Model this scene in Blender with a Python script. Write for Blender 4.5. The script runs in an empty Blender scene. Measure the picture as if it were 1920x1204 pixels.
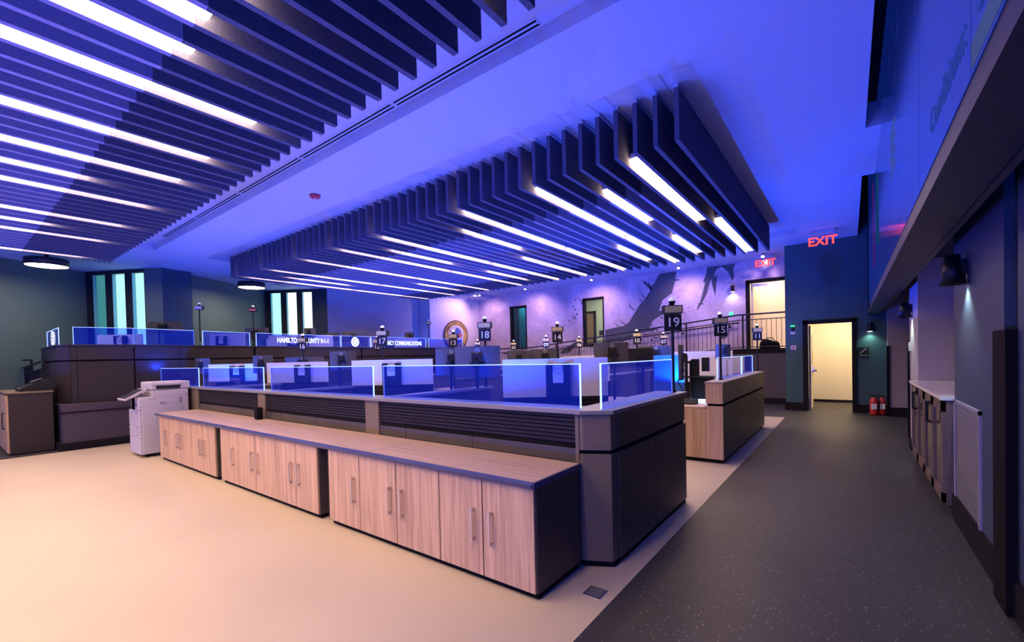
import bpy, bmesh, math, random
from mathutils import Vector, Matrix
random.seed(7)
S = bpy.context.scene
COL = S.collection
PI = math.pi
# ------------------------------------------------------------------ materials
def new_mat(name):
    m = bpy.data.materials.new(name); m.use_nodes = True
    nt = m.node_tree; b = nt.nodes['Principled BSDF']
    return m, nt, b
def plain(name, col, rough=.5, metal=0, spec=.5, emit=None, es=0, trans=0, alpha=1):
    m, nt, b = new_mat(name)
    b.inputs['Base Color'].default_value = (*col, 1)
    b.inputs['Roughness'].default_value = rough
    b.inputs['Metallic'].default_value = metal
    b.inputs['Specular IOR Level'].default_value = spec
    if emit:
        b.inputs['Emission Color'].default_value = (*emit, 1)
        b.inputs['Emission Strength'].default_value = es
    return m
def N(nt, t, **kw):
    n = nt.nodes.new(t)
    for k, v in kw.items():
        if k in n.inputs: n.inputs[k].default_value = v
        else: setattr(n, k, v)
    return n
def ramp(nt, src, stops):
    r = nt.nodes.new('ShaderNodeValToRGB'); e = r.color_ramp.elements
    while len(e) < len(stops): e.new(.5)
    for i, (p, c) in enumerate(stops): e[i].position = p; e[i].color = (*c, 1)
    nt.links.new(src, r.inputs[0]); return r
def coords(nt, scale=(1, 1, 1), rot=(0, 0, 0)):
    tc = nt.nodes.new('ShaderNodeTexCoord'); g = nt.nodes.new('ShaderNodeNewGeometry')
    mp = nt.nodes.new('ShaderNodeMapping'); mp.inputs['Scale'].default_value = scale; mp.inputs['Rotation'].default_value = rot
    nt.links.new(g.outputs['Position'], mp.inputs[0]); return mp.outputs[0]
def bump(nt, b, src, strength=.2, dist=.01):
    bp = N(nt, 'ShaderNodeBump'); bp.inputs['Strength'].default_value = strength; bp.inputs['Distance'].default_value = dist
    nt.links.new(src, bp.inputs['Height']); nt.links.new(bp.outputs[0], b.inputs['Normal'])
def noisy(name, c1, c2, scale=(8, 8, 8), rough=.6, ns=1., detail=4, spec=.4, bmp=0):
    m, nt, b = new_mat(name)
    n = N(nt, 'ShaderNodeTexNoise'); n.inputs['Scale'].default_value = ns; n.inputs['Detail'].default_value = detail
    nt.links.new(coords(nt, scale), n.inputs['Vector'])
    r = ramp(nt, n.outputs['Fac'], [(.3, c1), (.7, c2)])
    nt.links.new(r.outputs[0], b.inputs['Base Color'])
    b.inputs['Roughness'].default_value = rough; b.inputs['Specular IOR Level'].default_value = spec
    if bmp: bump(nt, b, n.outputs['Fac'], bmp)
    return m
def wood(name, c1, c2, scale):
    m, nt, b = new_mat(name)
    n = N(nt, 'ShaderNodeTexNoise'); n.inputs['Scale'].default_value = 1; n.inputs['Detail'].default_value = 6; n.inputs['Roughness'].default_value = .65
    nt.links.new(coords(nt, scale), n.inputs['Vector'])
    n2 = N(nt, 'ShaderNodeTexNoise'); n2.inputs['Scale'].default_value = 1; n2.inputs['Detail'].default_value = 3
    nt.links.new(coords(nt, tuple(s * 5 if s > 5 else s * 3 for s in scale)), n2.inputs['Vector'])
    mx = N(nt, 'ShaderNodeMath', operation='ADD'); nt.links.new(n.outputs['Fac'], mx.inputs[0])
    ml = N(nt, 'ShaderNodeMath', operation='MULTIPLY'); ml.inputs[1].default_value = .5
    nt.links.new(n2.outputs['Fac'], ml.inputs[0]); nt.links.new(ml.outputs[0], mx.inputs[1])
    mid = tuple((a + c) / 2 for a, c in zip(c1, c2))
    r = ramp(nt, mx.outputs[0], [(.52, c1), (.74, mid), (.98, c2)])
    nt.links.new(r.outputs[0], b.inputs['Base Color']); b.inputs['Roughness'].default_value = .45
    b.inputs['Specular IOR Level'].default_value = .35
    return m
def speckle(name, base, base2, spot, sc=60, thr=.16, rough=.55, spot2=None, bumpy=0):
    m, nt, b = new_mat(name)
    v = N(nt, 'ShaderNodeTexVoronoi'); v.inputs['Scale'].default_value = sc; v.inputs['Randomness'].default_value = 1
    nt.links.new(coords(nt), v.inputs['Vector'])
    lt = N(nt, 'ShaderNodeMath', operation='LESS_THAN'); lt.inputs[1].default_value = thr
    nt.links.new(v.outputs['Distance'], lt.inputs[0])
    sx = N(nt, 'ShaderNodeSeparateColor'); nt.links.new(v.outputs['Color'], sx.inputs[0])
    g = N(nt, 'ShaderNodeMath', operation='GREATER_THAN'); g.inputs[1].default_value = .62; nt.links.new(sx.outputs[0], g.inputs[0])
    mu = N(nt, 'ShaderNodeMath', operation='MULTIPLY'); nt.links.new(lt.outputs[0], mu.inputs[0]); nt.links.new(g.outputs[0], mu.inputs[1])
    n = N(nt, 'ShaderNodeTexNoise'); n.inputs['Scale'].default_value = .8; n.inputs['Detail'].default_value = 4
    nt.links.new(coords(nt), n.inputs['Vector'])
    r = ramp(nt, n.outputs['Fac'], [(.3, base), (.7, base2)])
    mx = N(nt, 'ShaderNodeMix', data_type='RGBA'); nt.links.new(mu.outputs[0], mx.inputs['Factor'])
    nt.links.new(r.outputs[0], mx.inputs[6]); mx.inputs[7].default_value = (*spot, 1)
    nt.links.new(mx.outputs[2], b.inputs['Base Color']); b.inputs['Roughness'].default_value = rough
    b.inputs['Specular IOR Level'].default_value = .35
    return m
M = {}
M['floor_dark'] = speckle('dark_rubber_floor', (.036, .034, .038), (.050, .046, .052), (.34, .32, .32), 42, .17, .5)
M['floor_light'] = speckle('cream_rubber_floor', (.46, .38, .31), (.515, .425, .35), (.42, .33, .26), 60, .14, .5)
M['white'] = plain('ceiling_paint_blue_cast', (.40, .43, .60), .8)  # white ceiling tinted blue-grey, the blue lighting put into its colour
M['teal'] = noisy('teal_wall_paint', (.030, .075, .095), (.034, .083, .104), (2, 2, 2), .6)
M['greenwall'] = noisy('grey_green_wall_paint', (.10, .145, .140), (.11, .155, .150), (2, 2, 2), .6)
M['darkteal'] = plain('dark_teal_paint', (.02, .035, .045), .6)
M['lavender'] = noisy('pale_wall_paint', (.42, .38, .42), (.45, .41, .45), (1.5, 1.5, 1.5), .7)
M['sealwall'] = plain('light_wall_paint', (.74, .66, .72), .7)
M['niche'] = plain('mauve_wall_paint', (.30, .24, .29), .7)
M['cream'] = plain('cream_paint', (.78, .70, .58), .7)
M['black'] = plain('black_rubber', (.007, .006, .008), .8, 0, .12)
M['blackmetal'] = plain('black_metal', (.012, .012, .014), .4, .3)
M['trim'] = plain('black_trim', (.010, .008, .011), .75, 0, .15)
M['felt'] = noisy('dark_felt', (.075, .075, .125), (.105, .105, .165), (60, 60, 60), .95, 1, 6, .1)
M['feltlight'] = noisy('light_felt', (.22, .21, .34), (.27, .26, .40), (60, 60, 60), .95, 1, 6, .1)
M['laminate'] = noisy('dark_taupe_laminate', (.060, .049, .044), (.069, .056, .050), (1.2, 1.2, 60), .42, 1, 4, .4)
M['taupe'] = noisy('taupe_laminate', (.155, .118, .078), (.175, .132, .09), (2, 2, 40), .45, 1, 4, .4)
M['ledge'] = plain('grey_laminate_top', (.22, .20, .205), .38)
M['slat'] = plain('slat_wall_plastic', (.016, .011, .014), .5, 0, .3)
M['laminate_dim'] = noisy('dim_lit_laminate', (.030, .023, .027), (.036, .028, .032), (1.2, 1.2, 60), .5, 1, 4, .25)  # laminate darkened to carry the weaker light at the rear and far left
M['woodv'] = wood('light_elm_laminate', (.74, .49, .30), (.36, .225, .14), (26, 26, .9))
M['woodh'] = wood('light_elm_top', (.58, .41, .36), (.36, .24, .22), (.9, 26, 26))
M['edge'] = plain('slate_edge_blue_sheen', (.045, .052, .15), .3)  # slate made bluer to carry the ceiling's blue reflection
M['steel'] = plain('brushed_steel', (.62, .56, .50), .32, 1)
M['chrome'] = plain('chrome', (.7, .7, .72), .18, 1)
M['copier'] = plain('copier_plastic', (.50, .46, .54), .45)
M['copier2'] = plain('copier_grey_plastic', (.30, .28, .32), .45)
M['darkplastic'] = plain('dark_plastic', (.016, .016, .020), .7, 0, .2)
M['monitor'] = plain('monitor_back', (.085, .08, .09), .42, .2)
M['midgrey'] = plain('mid_grey_plastic', (.12, .115, .13), .5)
M['silver'] = plain('silver_print', (.75, .75, .8), .3, .6)
M['whiteboard'] = plain('white_panel', (.72, .68, .74), .4)
M['bluepanel'] = plain('blue_acoustic_panel', (.05, .16, .55), .7)
M['bone'] = plain('white_lettering', (.82, .80, .78), .6)
M['gold'] = plain('gold_lettering', (.80, .58, .22), .5)
M['signface'] = plain('pale_gold_sign', (.50, .44, .24), .5)
M['redface'] = plain('red_sign_face', (.55, .08, .12), .5)
M['red'] = plain('red_paint', (.62, .03, .03), .3)
M['reddark'] = plain('dark_red_plastic', (.42, .02, .05), .45)
M['quartz'] = plain('pale_quartz', (.70, .64, .70), .25)
M['cabwood'] = wood('brown_elm', (.20, .14, .125), (.115, .078, .070), (20, 20, .9))
M['glassdark'] = plain('cabinet_glass', (.10, .07, .08), .08, 0, .8)
M['grille'] = plain('white_grille', (.30, .28, .36), .5)
M['beam'] = noisy('bronze_cladding', (.038, .030, .032), (.046, .037, .038), (1, 12, 12), .45)
M['river'] = noisy('slate_mural_paint', (.075, .08, .10), (.085, .09, .11), (2, 2, 2), .7)
M['reveal'] = plain('teal_lit_reveal', (.30, .62, .66), .6)  # pale teal stands in for window light falling on the fin sides
M['brown'] = plain('brown_wood_door', (.30, .17, .09), .5)
M['tealglass'] = plain('teal_glass', (.05, .30, .33), .3)
M['paleroom'] = plain('pale_green_paint', (.55, .60, .45), .7)
def emis(name, col, s):
    m, nt, b = new_mat(name); nt.nodes.remove(b)
    e = N(nt, 'ShaderNodeEmission'); e.inputs[0].default_value = (*col, 1); e.inputs[1].default_value = s
    nt.links.new(e.outputs[0], nt.nodes['Material Output'].inputs[0]); return m
M['strip'] = emis('linear_led', (1, .70, .45), 32)
M['drum'] = emis('drum_diffuser', (1, .84, .62), 40)
M['edgeglow'] = emis('lit_acrylic_edge', (.25, .36, 1), 3.0)
M['edgesoft'] = emis('dim_lit_acrylic_edge', (.13, .20, 1), 1.0)
M['winglow'] = emis('frosted_daylight', (.46, .95, .93), 1.15)
M['windim'] = emis('frosted_teal', (.07, .33, .38), .75)
M['exitred'] = emis('exit_letters', (1, .05, .05), 2.6)
M['green'] = emis('green_led', (.05, 1, .35), 2.2)
M['glowwhite'] = emis('lamp_white', (1, .9, .8), 9)
M['glowcool'] = emis('lamp_cool', (.8, 1, .82), 9)
M['etched'] = emis('etched_lettering', (.72, .80, 1), 1.7)
M['dome'] = plain('beacon_dome', (.85, .85, .9), .3, emit=(.9, .85, 1), es=.35)
# edge lit acrylic: clear, faintly blue, with a weak glow of its own
m, nt, b = new_mat('edge_lit_acrylic'); nt.nodes.remove(b)
t = N(nt, 'ShaderNodeBsdfTransparent'); t.inputs[0].default_value = (.34, .42, .95, 1)
e = N(nt, 'ShaderNodeEmission'); e.inputs[0].default_value = (.004, .030, 1, 1); e.inputs[1].default_value = .26
ad = N(nt, 'ShaderNodeAddShader'); nt.links.new(t.outputs[0], ad.inputs[0]); nt.links.new(e.outputs[0], ad.inputs[1])
g = N(nt, 'ShaderNodeBsdfGlossy'); g.inputs['Roughness'].default_value = .03
fr = N(nt, 'ShaderNodeFresnel'); fr.inputs[0].default_value = 1.25
mx = N(nt, 'ShaderNodeMixShader'); nt.links.new(fr.outputs[0], mx.inputs[0]); nt.links.new(ad.outputs[0], mx.inputs[1]); nt.links.new(g.outputs[0], mx.inputs[2])
nt.links.new(mx.outputs[0], nt.nodes['Material Output'].inputs[0]); M['acrylic'] = m
m, nt, b = new_mat('clear_acrylic'); nt.nodes.remove(b)
t = N(nt, 'ShaderNodeBsdfTransparent'); t.inputs[0].default_value = (.9, .9, .95, 1)
g = N(nt, 'ShaderNodeBsdfGlossy'); g.inputs['Roughness'].default_value = .25
mx = N(nt, 'ShaderNodeMixShader'); mx.inputs[0].default_value = .04
nt.links.new(t.outputs[0], mx.inputs[1]); nt.links.new(g.outputs[0], mx.inputs[2]); nt.links.new(mx.outputs[0], nt.nodes['Material Output'].inputs[0]); M['clear'] = m
# ceiling tiles with joint lines, blue light tinted into their white
m, nt, b = new_mat('ceiling_tiles_blue_cast')
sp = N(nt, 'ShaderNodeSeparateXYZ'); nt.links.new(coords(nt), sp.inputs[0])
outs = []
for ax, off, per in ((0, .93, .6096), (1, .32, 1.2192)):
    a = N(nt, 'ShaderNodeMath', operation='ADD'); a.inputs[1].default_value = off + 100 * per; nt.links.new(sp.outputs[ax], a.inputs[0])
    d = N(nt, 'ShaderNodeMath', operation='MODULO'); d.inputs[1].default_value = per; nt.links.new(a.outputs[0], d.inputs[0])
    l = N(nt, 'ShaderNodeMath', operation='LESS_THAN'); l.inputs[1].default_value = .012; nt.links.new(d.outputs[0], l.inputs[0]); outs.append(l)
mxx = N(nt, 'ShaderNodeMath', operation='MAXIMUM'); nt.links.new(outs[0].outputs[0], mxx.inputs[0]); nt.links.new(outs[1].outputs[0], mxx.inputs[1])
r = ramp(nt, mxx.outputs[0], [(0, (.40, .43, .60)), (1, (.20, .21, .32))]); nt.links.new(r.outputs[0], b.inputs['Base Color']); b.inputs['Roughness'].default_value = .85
M['tiles'] = m
# mural wall
m, nt, b = new_mat('mural_wall')
n1 = N(nt, 'ShaderNodeTexNoise'); n1.inputs['Scale'].default_value = .55; n1.inputs['Detail'].default_value = 9; n1.inputs['Roughness'].default_value = .62; n1.inputs['Distortion'].default_value = 1.4
nt.links.new(coords(nt, (1, 1, .7), (0, .5, 0)), n1.inputs['Vector'])
r1 = ramp(nt, n1.outputs['Fac'], [(.30, (.36, .27, .37)), (.5, (.56, .44, .56)), (.68, (.72, .60, .72))])
n2 = N(nt, 'ShaderNodeTexNoise'); n2.inputs['Scale'].default_value = 14; n2.inputs['Detail'].default_value = 3
nt.links.new(coords(nt), n2.inputs['Vector'])
r2 = ramp(nt, n2.outputs['Fac'], [(.30, (.55, .55, .55)), (.55, (1, 1, 1))])
mm = N(nt, 'ShaderNodeMix', data_type='RGBA', blend_type='MULTIPLY'); mm.inputs['Factor'].default_value = .38
nt.links.new(r1.outputs[0], mm.inputs[6]); nt.links.new(r2.outputs[0], mm.inputs[7])
n3 = N(nt, 'ShaderNodeTexVoronoi'); n3.inputs['Scale'].default_value = 7; nt.links.new(coords(nt, (1, 1, 1.2)), n3.inputs['Vector'])
n4 = N(nt, 'ShaderNodeTexNoise'); n4.inputs['Scale'].default_value = .6; nt.links.new(coords(nt, (1, 1, 1)), n4.inputs['Vector'])
mr = N(nt, 'ShaderNodeMapRange'); mr.inputs[1].default_value = .50; mr.inputs[2].default_value = .72; mr.inputs[3].default_value = .02; mr.inputs[4].default_value = .30
nt.links.new(n4.outputs['Fac'], mr.inputs[0])
lt = N(nt, 'ShaderNodeMath', operation='LESS_THAN'); nt.links.new(n3.outputs['Distance'], lt.inputs[0]); nt.links.new(mr.outputs[0], lt.inputs[1])
sc = N(nt, 'ShaderNodeSeparateColor'); nt.links.new(n3.outputs['Color'], sc.inputs[0])
gt = N(nt, 'ShaderNodeMath', operation='GREATER_THAN'); gt.inputs[1].default_value = .55; nt.links.new(sc.outputs[1], gt.inputs[0])
mu = N(nt, 'ShaderNodeMath', operation='MULTIPLY'); nt.links.new(lt.outputs[0], mu.inputs[0]); nt.links.new(gt.outputs[0], mu.inputs[1])
m3 = N(nt, 'ShaderNodeMix', data_type='RGBA'); nt.links.new(mu.outputs[0], m3.inputs['Factor']); nt.links.new(mm.outputs[2], m3.inputs[6]); m3.inputs[7].default_value = (.07, .06, .09, 1)
nt.links.new(m3.outputs[2], b.inputs['Base Color']); b.inputs['Roughness'].default_value = .8; M['mural'] = m
# video wall picture: deep blue weather map with thin contour lines
m, nt, b = new_mat('video_wall_picture'); 
n = N(nt, 'ShaderNodeTexNoise'); n.inputs['Scale'].default_value = .9; n.inputs['Detail'].default_value = 3; nt.links.new(coords(nt, (1, .6, 1)), n.inputs['Vector'])
ml = N(nt, 'ShaderNodeMath', operation='MULTIPLY'); ml.inputs[1].default_value = 14; nt.links.new(n.outputs['Fac'], ml.inputs[0])
frc = N(nt, 'ShaderNodeMath', operation='FRACT'); nt.links.new(ml.outputs[0], frc.inputs[0])
r = ramp(nt, frc.outputs[0], [(0, (.004, .016, .20)), (.93, (.004, .018, .22)), (1.0, (.03, .05, .30))])
b.inputs['Base Color'].default_value = (.01, .01, .015, 1); b.inputs['Roughness'].default_value = .12
nt.links.new(r.outputs[0], b.inputs['Emission Color']); b.inputs['Emission Strength'].default_value = .5
M['video'] = m
M['videotext'] = emis('video_text', (.03, .06, .42), .8)
M['videopale'] = emis('video_pale_bar', (.10, .15, .50), .5)
# ------------------------------------------------------------------ mesh builder
class MB:
    def __init__(s): s.v = []; s.f = []; s.sm = []
    def add(s, vs, fs, smooth=False):
        o = len(s.v); s.v += [Vector(p) for p in vs]
        for f in fs: s.f.append([i + o for i in f]); s.sm.append(smooth)
        return s
    def box(s, x0, x1, y0, y1, z0, z1):
        return s.prism([(x0, y0), (x1, y0), (x1, y1), (x0, y1)], z0, z1)
    def prism(s, poly, z0, z1):
        a = sum(poly[i][0] * poly[(i + 1) % len(poly)][1] - poly[(i + 1) % len(poly)][0] * poly[i][1] for i in range(len(poly)))
        if a < 0: poly = poly[::-1]
        n = len(poly)
        vs = [(p[0], p[1], z0) for p in poly] + [(p[0], p[1], z1) for p in poly]
        fs = [list(range(n))[::-1], list(range(n, 2 * n))] + [[i, (i + 1) % n, n + (i + 1) % n, n + i] for i in range(n)]
        return s.add(vs, fs)
    def obox(s, c, w, d, h, ang=0, base=True):
        ca, sa = math.cos(ang), math.sin(ang); x, y, z = c
        poly = [(x + ca * a - sa * b_, y + sa * a + ca * b_) for a, b_ in ((-w / 2, -d / 2), (w / 2, -d / 2), (w / 2, d / 2), (-w / 2, d / 2))]
        return s.prism(poly, z if base else z - h / 2, z + h if base else z + h / 2)
    def cyl(s, p0, p1, r0, r1=None, n=20, caps=True):
        r1 = r0 if r1 is None else r1
        p0, p1 = Vector(p0), Vector(p1); d = (p1 - p0).normalized()
        a = d.cross(Vector((0, 0, 1)) if abs(d.z) < .9 else Vector((1, 0, 0))).normalized(); b_ = d.cross(a)
        vs = []
        for p, r in ((p0, r0), (p1, r1)):
            for i in range(n):
                t = 2 * PI * i / n; vs.append(p + a * (r * math.cos(t)) + b_ * (r * math.sin(t)))
        s.add(vs, [[i, i + n, (i + 1) % n + n, (i + 1) % n] for i in range(n)], True)
        if caps: s.add(vs[:n], [list(range(n))]); s.add(vs[n:], [list(range(n))[::-1]])
        return s
    def lathe(s, c, prof, n=24):
        c = Vector(c); vs = []
        for r, z in prof:
            for i in range(n):
                t = 2 * PI * i / n; vs.append(c + Vector((r * math.cos(t), r * math.sin(t), z)))
        fs = [[k * n + i, k * n + (i + 1) % n, (k + 1) * n + (i + 1) % n, (k + 1) * n + i] for k in range(len(prof) - 1) for i in range(n)]
        return s.add(vs, fs, True)
    def tube(s, pts, r, n=10):
        for a, b_ in zip(pts[:-1], pts[1:]): s.cyl(a, b_, r, n=n)
        return s
    def ring(s, c, ax1, ax2, r, t, n=28, m_=8):
        c, a, b_ = Vector(c), Vector(ax1).normalized(), Vector(ax2).normalized(); nn = a.cross(b_); vs = []
        for i in range(n):
            th = 2 * PI * i / n; d = a * math.cos(th) + b_ * math.sin(th)
            for j in range(m_):
                ph = 2 * PI * j / m_; vs.append(c + d * (r + t * math.cos(ph)) + nn * (t * math.sin(ph)))
        return s.add(vs, [[i * m_ + j, ((i + 1) % n) * m_ + j, ((i + 1) % n) * m_ + (j + 1) % m_, i * m_ + (j + 1) % m_] for i in range(n) for j in range(m_)], True)
    def plate(s, pts, nrm, t):
        """flat polygon in space, given thickness along nrm"""
        nrm = Vector(nrm) * t; n = len(pts); vs = [Vector(p) for p in pts] + [Vector(p) + nrm for p in pts]
        return s.add(vs, [list(range(n)), list(range(n, 2 * n))[::-1]] + [[i, (i + 1) % n, n + (i + 1) % n, n + i] for i in range(n)])
    def text(s, body, size, right, up, loc, ext=.002, align='CENTER', space=1.0, bold=0, width=None):
        c = bpy.data.curves.new('t', 'FONT'); c.body = body; c.size = size; c.extrude = ext; c.align_x = align; c.align_y = 'CENTER'
        c.space_character = space; c.resolution_u = 3; c.offset = bold
        o = bpy.data.objects.new('t', c); COL.objects.link(o)
        me = bpy.data.meshes.new_from_object(o)
        r, u = Vector(right).normalized(), Vector(up).normalized(); nn = r.cross(u); L = Vector(loc)
        k_ = 1.0
        if width: w_ = max(v.co.x for v in me.vertices) - min(v.co.x for v in me.vertices); k_ = width / w_
        s.add([L + r * v.co.x * k_ + u * v.co.y + nn * v.co.z for v in me.vertices], [list(p.vertices) for p in me.polygons])
        bpy.data.objects.remove(o); bpy.data.curves.remove(c); bpy.data.meshes.remove(me); return s
    def build(s, name, mat, parent=None, bevel=0, origin=None, recalc=True):
        if parent is not None: o0 = Vector(parent.get('_w', (0, 0, 0)))
        elif origin is not None: o0 = Vector(origin)
        else:
            xs, ys, zs = zip(*[tuple(v) for v in s.v]); o0 = Vector(((min(xs) + max(xs)) / 2, (min(ys) + max(ys)) / 2, min(zs)))
        me = bpy.data.meshes.new(name); me.from_pydata([tuple(v - o0) for v in s.v], [], s.f)
        me.polygons.foreach_set('use_smooth', s.sm); me.materials.append(mat if not isinstance(mat, str) else M[mat])
        bm = bmesh.new(); bm.from_mesh(me)
        if recalc: bmesh.ops.recalc_face_normals(bm, faces=bm.faces)
        if bevel: bmesh.ops.bevel(bm, geom=bm.edges, offset=bevel, segments=2, profile=.5, affect='EDGES', clamp_overlap=True)
        bm.to_mesh(me); bm.free()
        ob = bpy.data.objects.new(name, me); COL.objects.link(ob)
        if parent is not None: ob.parent = parent; ob['_w'] = tuple(o0)
        else: ob.location = o0; ob['_w'] = tuple(o0)
        return ob
def tag(o, label, cat, group=None):
    o['label'] = label; o['category'] = cat
    if group: o['group'] = group
    return o
def thing(name, label, cat, loc=(0, 0, 0), group=None):
    o = bpy.data.objects.new(name, None); COL.objects.link(o); o.location = loc; o['_w'] = tuple(loc); o.empty_display_size = .1
    return tag(o, label, cat, group)
def struct(name, mb, mat):
    o = mb.build(name, mat, None, origin=(0, 0, 0)); o['kind'] = 'structure'; return o
def copy_tree(root, loc, label, group=None):
    r = root.copy(); COL.objects.link(r); r.location = loc; r['label'] = label
    if group: r['group'] = group
    for ch in root.children:
        c = ch.copy(); COL.objects.link(c); c.parent = r
        for g in ch.children:
            d = g.copy(); COL.objects.link(d); d.parent = c
    return r
def ordinal(n):
    base = ['zeroth', 'first', 'second', 'third', 'fourth', 'fifth', 'sixth', 'seventh', 'eighth', 'ninth', 'tenth', 'eleventh', 'twelfth', 'thirteenth', 'fourteenth', 'fifteenth', 'sixteenth', 'seventeenth', 'eighteenth', 'nineteenth']
    if n < 20: return base[n]
    tens = {2: 'twent', 3: 'thirt', 4: 'fort', 5: 'fift'}[n // 10]
    return tens + 'ieth' if n % 10 == 0 else tens + 'y-' + base[n % 10]
X3, Y3, Z3 = Vector((1, 0, 0)), Vector((0, 1, 0)), Vector((0, 0, 1))
# ------------------------------------------------------------------ camera (solved from the vanishing points)
yaw, pitch, roll = .6530513, -.0177473, -.0238422
f = Vector((-math.sin(yaw) * math.cos(pitch), math.cos(yaw) * math.cos(pitch), math.sin(pitch)))
rt = Vector((math.cos(yaw), math.sin(yaw), 0)); up = rt.cross(f)
r2 = rt * math.cos(roll) + up * math.sin(roll); u2 = -rt * math.sin(roll) + up * math.cos(roll)
cd = bpy.data.cameras.new('camera'); cam = bpy.data.objects.new('camera', cd); COL.objects.link(cam)
mw = Matrix((r2, u2, -f)).transposed().to_4x4(); mw.translation = (0, 0, 1.55); cam.matrix_world = mw
cd.sensor_width = 36; cd.lens = 832.242 / 1920 * 36; cd.shift_x = (960 - 956.23) / 1920; cd.shift_y = (684.61 - 602) / 1920; cd.clip_start = .05
S.camera = cam
# ------------------------------------------------------------------ room shell
CZ, TZ = 4.285, 4.42            # soffit height, tray height
struct('floor', MB().box(-22, 3, -6, 17, -.1, 0), 'floor_dark')
struct('floor', MB().box(-11.53, -1.2, -6, 12.0, 0, .003), 'floor_light')
c = MB()
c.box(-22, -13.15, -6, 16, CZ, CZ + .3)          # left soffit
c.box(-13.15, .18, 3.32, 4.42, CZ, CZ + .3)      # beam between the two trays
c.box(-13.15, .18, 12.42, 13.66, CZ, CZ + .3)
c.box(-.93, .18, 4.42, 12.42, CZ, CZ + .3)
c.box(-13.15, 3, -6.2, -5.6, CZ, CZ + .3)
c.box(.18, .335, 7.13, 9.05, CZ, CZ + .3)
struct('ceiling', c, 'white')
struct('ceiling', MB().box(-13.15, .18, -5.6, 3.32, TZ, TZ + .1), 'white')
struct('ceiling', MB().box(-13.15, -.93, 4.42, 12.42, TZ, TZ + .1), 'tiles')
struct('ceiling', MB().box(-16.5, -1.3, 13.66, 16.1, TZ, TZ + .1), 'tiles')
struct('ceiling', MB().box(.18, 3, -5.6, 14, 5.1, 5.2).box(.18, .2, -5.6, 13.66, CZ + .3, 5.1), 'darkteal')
# green-blue wall with the stair door
gw = MB()
gw.box(-1.33, -.90, 13.66, 13.80, 0, 5.1).box(.10, 3, 13.66, 13.80, 0, 5.1).box(-.90, .10, 13.66, 13.80, 2.27, 5.1)
gw.box(-1.33, -1.21, 13.80, 15.95, 0, 5.1)
struct('wall_far_right', gw, 'teal')
struct('wall_stairwell', MB().box(-1.2, 1.4, 16.19, 16.3, 0, 4).box(-1.2, -1.1, 13.8, 16.19, 0, 4).box(1.3, 1.4, 13.8, 16.19, 0, 4).box(-1.2, 1.4, 13.8, 16.3, 2.9, 3.0), 'cream')
struct('baseboard_stairwell', MB().box(-1.1, 1.3, 16.16, 16.19, 0, .07), 'trim')
df = MB(); df.box(-.95, -.84, 13.61, 13.80, 0, 2.30).box(.05, .14, 13.61, 13.80, 0, 2.30).box(-.95, .14, 13.61, 13.80, 2.21, 2.30)
struct('trim_1', df, 'trim')
d1 = thing('door_1', '', 'door', (-.82, 13.78, 0)); del d1['label']; del d1['category']; d1['kind'] = 'structure'
leaf = MB().box(-.835, -.79, 13.8, 14.62, .01, 2.18).build('leaf', 'cream', d1)
MB().box(-.79, -.786, 14.32, 14.42, 1.15, 1.95).build('vision_slot', 'darkplastic', d1)
MB().box(-.79, -.75, 14.05, 14.5, .98, 1.02).cyl((-.76, 14.45, 1.0), (-.70, 14.45, 1.0), .03).cyl((-.70, 14.45, 1.0), (-.70, 14.33, 1.0), .012).box(-.79, -.755, 14.4, 14.5, .95, 1.1).build('door_hardware', 'chrome', d1)
bb = MB().box(-1.345, -.95, 13.63, 13.66, 0, .2).box(.14, .72, 13.63, 13.66, 0, .2).box(-1.345, -1.33, 13.63, 14.9, 0, .2)
struct('baseboard_far', bb, 'trim')
# mural wall, raised walkway
W = MB(); Y = 15.95
ops = [(-12.12, -11.22, 1.90, 3.81), (-8.46, -7.55, 1.90, 3.82), (-2.62, -1.33, 1.62, 3.82)]
xs = -15.0
for (a, b_, z0, z1) in ops:
    W.box(xs, a, Y, Y + .14, 0, 4.6); W.box(a, b_, Y, Y + .14, 0, z0); W.box(a, b_, Y, Y + .14, z1, 4.6); xs = b_
W.box(xs, -1.21, Y, Y + .14, 0, 4.6)
struct('wall_mural', W, 'mural')
for n_, (a, b_, z0, z1), t_ in ((1, ops[0], .09), (2, ops[1], .09), (3, ops[2], .10)):
    fr_ = MB().box(a, a + t_, Y - .03, Y + .14, z0, z1).box(b_ - t_ * .5, b_, Y - .03, Y + .14, z0, z1).box(a, b_, Y - .03, Y + .14, z1 - t_, z1)
    if n_ < 3: fr_.box(a, b_, Y - .03, Y + .14, z0, z0 + .07)
    struct('trim_%d' % (n_ + 1), fr_, 'trim')
for n_, (a, b_, z0, z1) in ((1, ops[0]), (2, ops[1])):
    struct('window_%d' % n_, MB().box(a + .09, b_ - .04, Y + .05, Y + .06, z0 + .07, z1 - .09), 'clear')
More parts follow.
